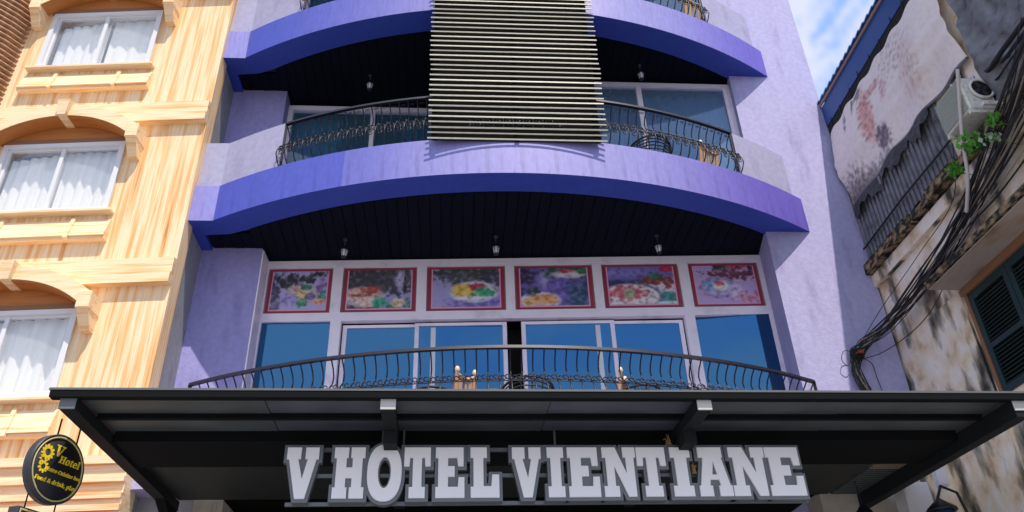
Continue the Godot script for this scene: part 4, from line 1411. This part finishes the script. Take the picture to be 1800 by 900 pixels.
	for j in nv:
		for i in nu:
			var a = g[j][i]
			var b = g[j][i + 1]
			var c = g[j + 1][i + 1]
			var d = g[j + 1][i]
			for q in [a, b, c, a, c, d]:
				st.set_uv(q[1])
				st.add_vertex(q[0])
	part(T, "cloth", st, M.tarp)
	st = S()
	st.set_smooth_group(0)
	for i in nu:
		if i > 42: break
		var a: Vector3 = g[nv][i][0]
		var b: Vector3 = g[nv][i + 1][0]
		var la := 0.22 + 0.07 * sin(i * 0.55) + 0.04 * sin(i * 1.7)
		var lb := 0.22 + 0.07 * sin((i + 1) * 0.55) + 0.04 * sin((i + 1) * 1.7)
		var wa := Vector3(0.02 * sin(i * 0.9), -la, 0)
		var wb := Vector3(0.02 * sin((i + 1) * 0.9), -lb, 0)
		quad(st, a + wa + Vector3(-0.05, 0, 0), b + wb + Vector3(-0.05, 0, 0), b + Vector3(-0.05, 0, 0) * 0.3, a + Vector3(-0.05, 0, 0) * 0.3)
	part(T, "torn_hem", st, M.hem_grey)
	st = S()
	var hem := []
	for i in nu + 1: hem.append(g[nv][i][0] + Vector3(-0.005, -0.012, 0))
	tube(st, hem, 0.02, 6)
	part(T, "hem", st, M.corrugated)
	for i in 9:
		st = S()
		var p: Vector3 = g[0][int(i * 6.5) + 2][0]
		tube(st, [p, p + Vector3(0.0, 0.2, 0.03)], 0.006, 5)
		part(T, "tie", st, M.cable_black)
	# grey flap of sheet further along
	var G := thing("grey_plastic_sheet", "grey crumpled plastic sheet on the old wall beyond the air conditioner", "plastic sheet")
	st = S()
	st.set_smooth_group(0)
	var gn := FastNoiseLite.new()
	gn.seed = 5
	gn.frequency = 1.6
	for j in 16:
		for i in 24:
			var q := []
			for e in [[0, 0], [1, 0], [1, 1], [0, 1]]:
				var zz: float = 3.25 + (i + e[0]) / 24.0 * 2.0
				var yy: float = 7.5 + (j + e[1]) / 16.0 * 2.2
				q.append(Vector3(X - 0.08 + 0.12 * gn.get_noise_2d(zz * 1.5, yy), yy, zz))
			quad(st, q[3], q[2], q[1], q[0])
	part(G, "sheet", st, M.corrugated)

	# air conditioner on a bracket
	var A := thing("air_conditioner", "battered off-white air conditioner unit bracketed to the old building's wall", "air conditioner", Vector3(5.80, 7.71, 2.96))
	st = S()
	cbox(st, Vector3(0.02, 0, 0), Vector3(0.34, 0.46, 0.5), 0.015)
	part(A, "case", st, M.ac_case)
	st = S()
	for i in 26:
		box(st, Vector3(-0.155, 0, -0.225 + i * 0.018), Vector3(0.02, 0.42, 0.007))
	for i in 12:
		box(st, Vector3(-0.158, -0.2 + i * 0.036, 0), Vector3(0.022, 0.005, 0.46))
	part(A, "fin_grille", st, M.ac_fin)
	st = S()
	var ringp := []
	for i in 21: ringp.append(Vector3(0.06 + cos(TAU * i / 20.0) * 0.13, 0.04 + sin(TAU * i / 20.0) * 0.13, 0.275))
	tube(st, ringp, 0.016, 6)
	part(A, "fan_ring", st, M.ac_case)
	st = S()
	lathe(st, [Vector2(0.001, 0.0), Vector2(0.12, 0.0), Vector2(0.12, 0.012), Vector2(0.001, 0.012)], Transform3D(Basis(Vector3(1, 0, 0), PI / 2), Vector3(0.06, 0.04, 0.252)), 24)
	part(A, "fan_opening", st, M.dark_void)
	for k in 4:
		st = S()
		box(st, Vector3(0.06, 0.04, 0.268) + Vector3(cos(k * PI / 2 + 0.4), sin(k * PI / 2 + 0.4), 0) * 0.055, Vector3(0.10, 0.045, 0.006), Basis(Vector3(0, 0, 1), k * PI / 2 + 0.4))
		part(A, "fan_blade", st, M.sign_side)
	st = S()
	for i in 7:
		var p := Vector3(rng.randf_range(-0.14, 0.1), 0.24, rng.randf_range(0.0, 0.25))
		tube(st, [p, p + Vector3(rng.randf_range(-0.05, 0.05), rng.randf_range(0.02, 0.07), rng.randf_range(0, 0.08)), p + Vector3(rng.randf_range(-0.1, 0.1), -0.05, rng.randf_range(0.05, 0.1))], 0.012, 5)
	part(A, "loose_tape", st, M.white_plaster)
	st = S()
	bx(st, -0.15, 0.2, -0.275, -0.235, 0.20, 0.235)
	part(A, "wall_bracket", st, M.ac_case)
	st = S()
	bx(st, -0.15, 0.2, -0.275, -0.235, -0.235, -0.20)
	part(A, "wall_bracket", st, M.ac_case)
	st = S()
	bx(st, 0.17, 0.2, -0.5, -0.276, 0.2, 0.235)
	part(A, "bracket_strut", st, M.ac_case)
	st = S()
	bx(st, -0.05, 0.28, -0.245, -0.2, 0.30, 0.34)
	for i in 3: lathe(st, [Vector2(0.001, 0), Vector2(0.012, 0), Vector2(0.012, 0.003), Vector2(0.001, 0.003)], Transform3D(Basis(Vector3(1, 0, 0), PI / 2), Vector3(0.02 + i * 0.09, -0.222, 0.3405)), 8)
	part(A, "perforated_angle", st, M.ac_case)
	# leaning pipe
	var P := thing("drain_pipe", "thin grey plastic pipe hanging slantwise below the air conditioner", "pipe")
	st = S()
	tube(st, spline([Vector3(5.58, 7.93, 3.34), Vector3(5.62, 7.3, 2.98), Vector3(5.68, 6.9, 2.75), Vector3(5.74, 6.62, 2.45)], 16), 0.02, 8)
	part(P, "tube", st, M.pipe_grey)
	# plants sprouting from the ledge
	var spots := [[Vector3(5.66, 7.16, 3.02), 0.12, "bright green leafy weed growing behind the leaning pipe under the air conditioner", "leaf_green", 60], [Vector3(5.66, 7.00, 3.28), 0.09, "pale white-green weed on the ledge right of the leaning pipe", "leaf_pale", 26], [Vector3(5.62, 7.08, 3.45), 0.07, "small green weed at the far right of the ledge", "leaf_green", 22], [Vector3(5.66, 7.08, 2.62), 0.09, "lowest green weed, left of the leaning pipe", "leaf_green", 50]]
	for sp in spots:
		var V := thing("weed_plant", sp[2], "plant", sp[0], 0.0, "weeds growing on the old ledge")
		st = S()
		for i in 5:
			var e := Vector3(rng.randfn(), rng.randfn(), rng.randfn()).normalized() * float(sp[1])
			tube(st, [Vector3(0.3, -sp[1], 0), Vector3(0.1, -sp[1] * 0.5, 0), e], 0.005, 4)
		part(V, "stem", st, M.leaf_green)
		for i in sp[4]:
			var c: Vector3 = Vector3(rng.randfn() * 0.45, rng.randfn() * 0.5, rng.randfn() * 0.5) * float(sp[1])
			var b := Basis.from_euler(Vector3(rng.randf() * TAU, rng.randf() * TAU, rng.randf() * TAU))
			var s := rng.randf_range(0.025, 0.05)
			st = S()
			for f in [1, -1]:
				tri(st, c + b * Vector3(0, 0, -s), c + b * Vector3(s * 0.6, 0.006, 0), c + b * Vector3(0, 0, s))
				tri(st, c + b * Vector3(0, 0, -s), c + b * Vector3(0, 0, s), c + b * Vector3(-s * 0.6, 0.006, 0))
				break
			part(V, "leaf", st, M[sp[3]])

func build_cables() -> void:
	var K := thing("cable_bundle", "thick tangle of black cables sweeping from the hotel wall up past the old building", "cables")
	var keys := [Vector3(5.35, 5.45, 0.07), Vector3(5.28, 5.75, 0.07), Vector3(5.34, 5.97, 0.09), Vector3(5.50, 6.12, 0.2), Vector3(5.72, 6.28, 0.35), Vector3(5.83, 6.45, 1.1), Vector3(5.86, 6.66, 2.1), Vector3(5.78, 7.0, 3.3), Vector3(5.70, 7.45, 4.4)]
	for i in 26:
		var pts := []
		var ph := rng.randf() * TAU
		var rad := rng.randf_range(0.012, 0.07)
		for j in keys.size():
			var k: Vector3 = keys[j]
			var a := ph + j * 0.9
			var sp := rad * (1.0 + maxf(0.0, j - 5) * 0.9 + rng.randf_range(0.0, 0.8))
			pts.append(k + Vector3(clampf(cos(a) * sp, -0.09, 0.06), sin(a) * sp + rng.randf_range(-0.012, 0.012), sin(a * 1.3) * sp * (0.3 if j > 2 else 0.05)))
		var st := S()
		tube(st, spline(pts, 44), rng.randf_range(0.005, 0.010), 5)
		part(K, "cable", st, M.cable_tan if i % 6 == 5 else M.cable_black)
	# knot with a red tag at the wall fixing
	var st := S()
	for i in 16:
		var pts := []
		var r := rng.randf_range(0.035, 0.10)
		var ax := Basis.from_euler(Vector3(rng.randf_range(-0.5, 0.5), rng.randf_range(-0.4, 0.4), rng.randf() * TAU))
		for j in 13: pts.append(Vector3(5.34, 5.97, 0.1) + ax * Vector3(cos(TAU * j / 12.0) * r, sin(TAU * j / 12.0) * r * 0.7, 0))
		tube(st, pts, 0.008, 4)
	part(K, "coil", st, M.cable_black)
	st = S()
	box(st, Vector3(5.36, 5.97, 0.17), Vector3(0.07, 0.04, 0.03))
	part(K, "red_tag", st, M.red_awning)
	# thin stray wires
	var W := [
		["single thin black wire looping low across the pier to the hotel wall", [Vector3(5.36, 5.9, 0.08), Vector3(5.62, 5.92, 0.3), Vector3(5.86, 6.05, 0.9), Vector3(5.92, 6.3, 1.5), Vector3(5.86, 6.75, 2.4), Vector3(5.8, 7.1, 3.4)], 0.006],
		["single thin wire running straight above the cable tangle to the ledge", [Vector3(5.34, 6.0, 0.07), Vector3(5.7, 6.5, 0.3), Vector3(5.9, 6.85, 1.2), Vector3(5.92, 7.05, 2.1), Vector3(5.7, 7.4, 2.7)], 0.005],
		["short loose wire end dangling down the hotel wall below the knot", [Vector3(5.36, 5.95, 0.08), Vector3(5.5, 5.85, 0.09), Vector3(5.53, 5.62, 0.08), Vector3(5.55, 5.45, 0.08)], 0.006],
		["small curled wire end left of the knot on the hotel wall", [Vector3(5.32, 6.0, 0.08), Vector3(5.18, 6.02, 0.09), Vector3(5.12, 5.9, 0.08), Vector3(5.18, 5.82, 0.07), Vector3(5.26, 5.9, 0.07)], 0.005]]
	for w in W:
		var o := thing("stray_wire", w[0], "wire", Vector3.ZERO, 0.0, "stray wires by the cable tangle")
		st = S()
		tube(st, spline(w[1], 30), w[2], 5)
		part(o, "strand", st, M.cable_black)
	var F := thing("loose_cable_strands", "loose fan of tan and black cable strands spreading right above the green shutters", "cables")
	for i in 9:
		var e := rng.randf_range(-0.22, 0.16)
		st = S()
		tube(st, spline([Vector3(5.86, 6.48 + e * 0.1, 1.3), Vector3(5.86, 6.62 + e * 0.3, 2.1), Vector3(5.83, 6.72 + e * 0.8, 2.9), Vector3(5.78, 6.86 + e * 1.1, 3.7), Vector3(5.72, 7.05 + e * 1.3, 4.5)], 26), rng.randf_range(0.007, 0.012), 5)
		part(F, "cable", st, M.cable_tan if i % 2 == 0 else M.cable_black)
	var U := thing("upper_cable_bundle", "heavy black cable pair rising steeply at the upper right past the air conditioner", "cables")
	for d in [[Vector3(0, 0, 0), 0.03], [Vector3(0.05, -0.05, 0.05), 0.02], [Vector3(0.02, -0.16, 0.02), 0.012]]:
		st = S()
		tube(st, spline([Vector3(5.95, 7.98, 3.25) + d[0], Vector3(5.9, 7.88, 3.40) + d[0], Vector3(5.85, 7.85, 3.68) + d[0], Vector3(5.78, 7.80, 4.35) + d[0]], 14), d[1], 8)
		part(U, "cable", st, M.cable_black)
	var Q := thing("dark_drop_cable", "single thick dark cable falling from the weeds to the cable tangle", "cable")
	st = S()
	tube(st, spline([Vector3(5.60, 7.60, 4.6), Vector3(5.66, 7.30, 3.75), Vector3(5.74, 7.0, 3.0), Vector3(5.78, 6.75, 2.4), Vector3(5.84, 6.52, 1.6)], 20), 0.018, 7)
	part(Q, "strand", st, M.cable_black)

# ---------------------------------------------------------------- small things
func ceiling_lamp(at: Vector3, label: String) -> void:
	var o := thing("ceiling_lamp", label, "lamp", at, 0.0, "small lanterns under the balcony ceilings")
	var st := S()
	lathe(st, [Vector2(0.012, 0.09), Vector2(0.012, 0.24), Vector2(0.04, 0.245), Vector2(0.04, 0.27)], Transform3D(), 10)
	lathe(st, [Vector2(0.075, 0.055), Vector2(0.07, 0.075), Vector2(0.02, 0.11), Vector2(0.012, 0.12)], Transform3D(), 10)
	lathe(st, [Vector2(0.002, -0.10), Vector2(0.02, -0.09), Vector2(0.045, -0.075), Vector2(0.04, -0.062)], Transform3D(), 10)
	for k in 6:
		var a := TAU * k / 6.0
		tube(st, [Vector3(cos(a) * 0.04, -0.07, sin(a) * 0.04), Vector3(cos(a) * 0.07, 0.06, sin(a) * 0.07)], 0.005, 4)
	part(o, "lantern_frame", st, M.black_iron)
	st = S()
	lathe(st, [Vector2(0.002, -0.062), Vector2(0.034, -0.06), Vector2(0.06, 0.05), Vector2(0.002, 0.052)], Transform3D(), 10)
	part(o, "lantern_glass", st, M.lamp_glass)

func chair(at: Vector3, turn: float, label: String, m: Material, w := 0.42) -> void:
	var o := thing("wooden_chair", label, "chair", at, turn, "chairs on the balconies")
	var st := S()
	cbox(st, Vector3(0, 0.45, 0), Vector3(w, 0.035, 0.42), 0.01)
	part(o, "seat", st, m)
	for e in [[-1, 1], [1, 1], [-1, -1], [1, -1]]:
		st = S()
		tube(st, [Vector3(e[0] * (w / 2 - 0.03), 0.0, e[1] * 0.19), Vector3(e[0] * (w / 2 - 0.03), 0.43, e[1] * 0.18)], 0.018, 6)
		part(o, "leg", st, m)
	for sg in [-1.0, 1.0]:
		st = S()
		cbox(st, Vector3(sg * (w / 2 - 0.03), 0.68, 0.2), Vector3(0.05, 0.48, 0.035), 0.008, Basis(Vector3(1, 0, 0), 0.16))
		part(o, "back_post", st, m)
	for k in 3:
		st = S()
		cbox(st, Vector3((k - 1) * w * 0.22, 0.70, 0.205), Vector3(0.05, 0.36, 0.018), 0.005, Basis(Vector3(1, 0, 0), 0.16))
		part(o, "back_slat", st, m)
	for sg in [-1.0, 1.0]:
		st = S()
		lathe(st, [Vector2(0.001, 0.0), Vector2(0.022, 0.01), Vector2(0.034, 0.05), Vector2(0.022, 0.085), Vector2(0.001, 0.10)], Transform3D(Basis(), Vector3(sg * (w / 2 - 0.03), 0.90, 0.24)), 10)
		part(o, "finial", st, M.chair_finial)
	st = S()
	var rp := []
	for i in 9: rp.append(Vector3(lerpf(-w / 2 + 0.03, w / 2 - 0.03, i / 8.0), 0.90 - 0.05 * sin(PI * i / 8.0), 0.236))
	tube(st, rp, 0.024, 6)
	part(o, "top_rail", st, m)

func wicker_chair(at: Vector3, turn: float, label: String) -> void:
	var o := thing("wicker_chair", label, "chair", at, turn, "black wicker chairs on the balconies")
	var st := S()
	lathe(st, [Vector2(0.26, 0.08), Vector2(0.29, 0.40), Vector2(0.30, 0.44), Vector2(0.02, 0.45)], Transform3D(), 20)
	part(o, "seat", st, M.wicker_black)
	for r in 7:
		st = S()
		var pts := []
		for i in 15:
			var a := lerpf(-1.75, 1.75, i / 14.0)
			var hgt := 0.45 + r * 0.05 * (0.75 + 0.25 * cos(a))
			pts.append(Vector3(sin(a) * (0.29 + r * 0.005), hgt, cos(a) * (0.27 + r * 0.012)))
		tube(st, pts, 0.017 if r == 6 else 0.010, 5)
		part(o, "back_hoop", st, M.wicker_black)
	for k in 9:
		st = S()
		var a := lerpf(-1.7, 1.7, k / 8.0)
		tube(st, [Vector3(sin(a) * 0.285, 0.44, cos(a) * 0.265), Vector3(sin(a) * 0.325, 0.45 + 0.3 * (0.75 + 0.25 * cos(a)), cos(a) * 0.345)], 0.009, 4)
		part(o, "back_stake", st, M.wicker_black)
	for e in [[-1, 1], [1, 1], [-1, -1], [1, -1]]:
		st = S()
		tube(st, [Vector3(e[0] * 0.2, 0.0, e[1] * 0.2), Vector3(e[0] * 0.19, 0.1, e[1] * 0.19)], 0.018, 6)
		part(o, "leg", st, M.wicker_black)

func straw_tuft(at: Vector3, label: String) -> void:
	var o := thing("straw_tuft", label, "straw", at, 0.0, "straw caught on the sign")
	for i in 9:
		var st := S()
		var e := Vector3(rng.randf_range(-0.045, 0.05), rng.randf_range(-0.02, 0.09), rng.randf_range(-0.03, 0.03))
		tube(st, [Vector3(rng.randf_range(-0.03, 0.03), -0.01, 0), e * 0.5 + Vector3(0, 0.02, 0.01), e], 0.0035, 4)
		part(o, "straw_stalk", st, M.straw)

func build_small() -> void:
	ceiling_lamp(Vector3(-1.54, 7.72, -0.285), "small lantern under the lower balcony ceiling, above the sandwich picture")
	ceiling_lamp(Vector3(0.608, 7.72, -0.176), "small lantern in the middle of the lower balcony ceiling")
	ceiling_lamp(Vector3(2.947, 7.72, -0.108), "small lantern under the lower balcony ceiling, above the red-food plate picture")
	ceiling_lamp(Vector3(-1.36, 10.82, -0.177), "small lantern under the upper balcony ceiling left of the slatted screen")
	ceiling_lamp(Vector3(2.99, 10.82, 0.2), "small lantern under the upper balcony ceiling right of the slatted screen")
	var f1 := 4.72
	chair(Vector3(0.05, f1 - 0.16, 0.40), 0.5, "pale wooden chair behind the first floor railing, left of the black wicker chairs' middle", M.chair_pale, 0.30)
	chair(Vector3(1.86, f1 - 0.15, 0.38), 1.2, "pale wooden chair turned sideways on the first floor balcony, right of the black wicker chairs", M.chair_pale, 0.36)
	wicker_chair(Vector3(-0.28, f1 - 0.14, 0.25), 0.3, "black wicker chair left of the pale wooden chair on the first floor balcony")
	wicker_chair(Vector3(0.50, f1 - 0.14, 0.15), -0.2, "black wicker chair just right of the pale wooden chair on the first floor balcony")
	wicker_chair(Vector3(0.90, f1 - 0.10, 0.45), 0.1, "black wicker chair in front of the dark gap between the sliding doors")
	wicker_chair(Vector3(2.28, f1 - 0.15, 0.3), 0.1, "black wicker chair right of the sideways wooden chair on the first floor balcony")
	wicker_chair(Vector3(2.85, 8.36, 0.42), 0.2, "black wicker chair behind the second floor railing right of the screen")
	chair(Vector3(3.58, 8.13, 0.35), 0.6, "brown wooden chair behind the second floor railing near the parapet", M.chair_wood)
	chair(Vector3(3.9, 11.35, 0.3), 0.4, "brown wooden chair behind the top floor railing at the upper edge of the photo", M.chair_wood)
	var N := thing("folded_card", "small cream card standing on the first floor balcony near the left sliding door", "card", Vector3(-1.78, 5.18, 0.45))
	var st := S()
	hexa(st, [Vector3(-0.06, 0, 0.05), Vector3(0.06, 0, 0.05), Vector3(0.06, 0, 0.04), Vector3(-0.06, 0, 0.04), Vector3(-0.015, 0.17, 0.005), Vector3(0.015, 0.17, 0.005), Vector3(0.015, 0.17, 0.0), Vector3(-0.015, 0.17, 0.0)])
	part(N, "leaf_front", st, M.chair_pale)
	st = S()
	hexa(st, [Vector3(-0.06, 0, -0.04), Vector3(0.06, 0, -0.04), Vector3(0.06, 0, -0.05), Vector3(-0.06, 0, -0.05), Vector3(-0.015, 0.17, -0.001), Vector3(0.015, 0.17, -0.001), Vector3(0.015, 0.17, -0.006), Vector3(-0.015, 0.17, -0.006)])
	part(N, "leaf_back", st, M.chair_pale)
	var tb := thing("small_table", "low table on the first floor balcony holding the small cream card", "table", Vector3(-1.78, 4.72, 0.45))
	st = S()
	lathe(st, [Vector2(0.001, 0.43), Vector2(0.25, 0.43), Vector2(0.25, 0.459), Vector2(0.001, 0.459)], Transform3D(), 20)
	part(tb, "tabletop", st, M.wicker_black)
	st = S()
	lathe(st, [Vector2(0.16, 0.0), Vector2(0.14, 0.03), Vector2(0.03, 0.06), Vector2(0.03, 0.43)], Transform3D(), 12)
	part(tb, "pedestal", st, M.wicker_black)
	straw_tuft(Vector3(1.99, 4.0, 2.40), "tuft of dry straw on top of the sign between its T and I")
	straw_tuft(Vector3(2.20, 3.74, 2.36), "tuft of dry straw lodged between the sign's I and A")
	# right foot of the facade
	var wc := thing("white_pier", "white plastered pier below the right end of the canopy", "pier", Vector3(5.28, 0, 0.36))
	st = S()
	cbox(st, Vector3(0.1, 2.08, 0), Vector3(0.32, 4.16, 0.28), 0.02)
	part(wc, "shaft", st, M.white_plaster)
	st = S()
	cbox(st, Vector3(0.1, 3.62, 0), Vector3(0.35, 0.03, 0.31), 0.008)
	part(wc, "band", st, M.white_plaster)
	var jb := thing("junction_box", "small white junction box on the old wall below the canopy's right end", "junction box", Vector3(5.62, 4.17, 0.62))
	st = S()
	cbox(st, Vector3.ZERO, Vector3(0.12, 0.22, 0.1), 0.01)
	part(jb, "case", st, M.white_plaster)
	st = S()
	cbox(st, Vector3(0, 0, 0.053), Vector3(0.1, 0.19, 0.012), 0.004)
	part(jb, "lid", st, M.white_plaster)
	var la := thing("wall_lantern", "black wall lantern with bluish glass below the canopy's right end", "lantern", Vector3(5.33, 3.58, 0.92))
	st = S()
	lathe(st, [Vector2(0.001, 0.30), Vector2(0.03, 0.26), Vector2(0.16, 0.16), Vector2(0.17, 0.13), Vector2(0.14, 0.13)], Transform3D(), 8)
	for k in 6: tube(st, [Vector3(cos(k * TAU / 6) * 0.09, -0.15, sin(k * TAU / 6) * 0.09), Vector3(cos(k * TAU / 6) * 0.14, 0.13, sin(k * TAU / 6) * 0.14)], 0.01, 5)
	tube(st, [Vector3(0, 0.28, 0), Vector3(0.1, 0.42, -0.05), Vector3(0.3, 0.36, -0.1), Vector3(0.37, 0.1, -0.12)], 0.018, 6)
	part(la, "lantern_frame", st, M.black_iron)
	st = S()
	lathe(st, [Vector2(0.001, -0.15), Vector2(0.08, -0.15), Vector2(0.13, 0.125), Vector2(0.001, 0.125)], Transform3D(), 8)
	part(la, "lantern_glass", st, M.lantern_glass)
	var pd := thing("pendant_lamp", "black pendant shade hanging on a cord before the beige wall below the canopy", "lamp", Vector3(4.62, 3.78, 0.6))
	st = S()
	tube(st, [Vector3(0, 0.1, 0), Vector3(-0.02, 0.39, 0)], 0.006, 5)
	part(pd, "cord", st, M.cable_black)
	st = S()
	lathe(st, [Vector2(0.12, -0.06), Vector2(0.09, 0.02), Vector2(0.03, 0.09), Vector2(0.001, 0.1)], Transform3D(), 16)
	part(pd, "shade", st, M.black_iron)

func build_ground() -> void:
	var st := S()
	bx(st, -400, 400, -0.4, -0.15, -400, 400)
	tag(part(self, "ground", st, M.asphalt), "flat ground out to the horizon", "", "", "structure")
	st = S()
	bx(st, -60, 60, -0.146, -0.142, 5.6, 18.0)
	tag(part(self, "road", st, M.concrete_road), "pale concrete road in front of the hotel", "", "", "structure")
	st = S()
	bx(st, -60, 60, -0.149, 0.0, -4.0, 5.5)
	tag(part(self, "pavement", st, M.paving), "pale paved pavement in front of the buildings", "", "", "structure")

func _ready() -> void:
	rng.seed = 20240
	var cam := Camera3D.new()
	cam.name = "camera"
	cam.transform = Transform3D(Basis(Vector3(0.997313, -0.031812, 0.065991), Vector3(-0.007866, 0.849088, 0.528193), Vector3(-0.072835, -0.527293, 0.846556)).orthonormalized(), Vector3(0, 1.6, 9.5))
	cam.fov = 35.28
	cam.near = 0.1
	cam.far = 1500.0
	add_child(cam)
	var we := WorldEnvironment.new()
	we.name = "environment"
	var env := Environment.new()
	env.background_mode = Environment.BG_SKY
	var sky := Sky.new()
	var pm := PanoramaSkyMaterial.new()
	pm.panorama = sky_image()
	sky.sky_material = pm
	env.sky = sky
	env.tonemap_mode = Environment.TONE_MAPPER_LINEAR
	env.tonemap_exposure = 1.27
	env.sdfgi_enabled = true
	env.ssao_enabled = true
	env.ssil_enabled = true
	we.environment = env
	add_child(we)
	var sun := DirectionalLight3D.new()
	sun.name = "sun"
	sun.light_color = Color(1.0, 0.96, 0.90)
	sun.light_energy = 1.3
	sun.light_angular_distance = 0.5
	sun.shadow_enabled = true
	add_child(sun)
	sun.look_at_from_position(Vector3.ZERO, Vector3(-0.3, -2.0, -1.0))
	make_materials()
	build_ground()
	build_hotel()
	build_wood_building()
	build_louvre_tower()
	build_right_building()
	build_canopy()
	build_sign()
	build_round_sign()
	build_cables()
	build_small()
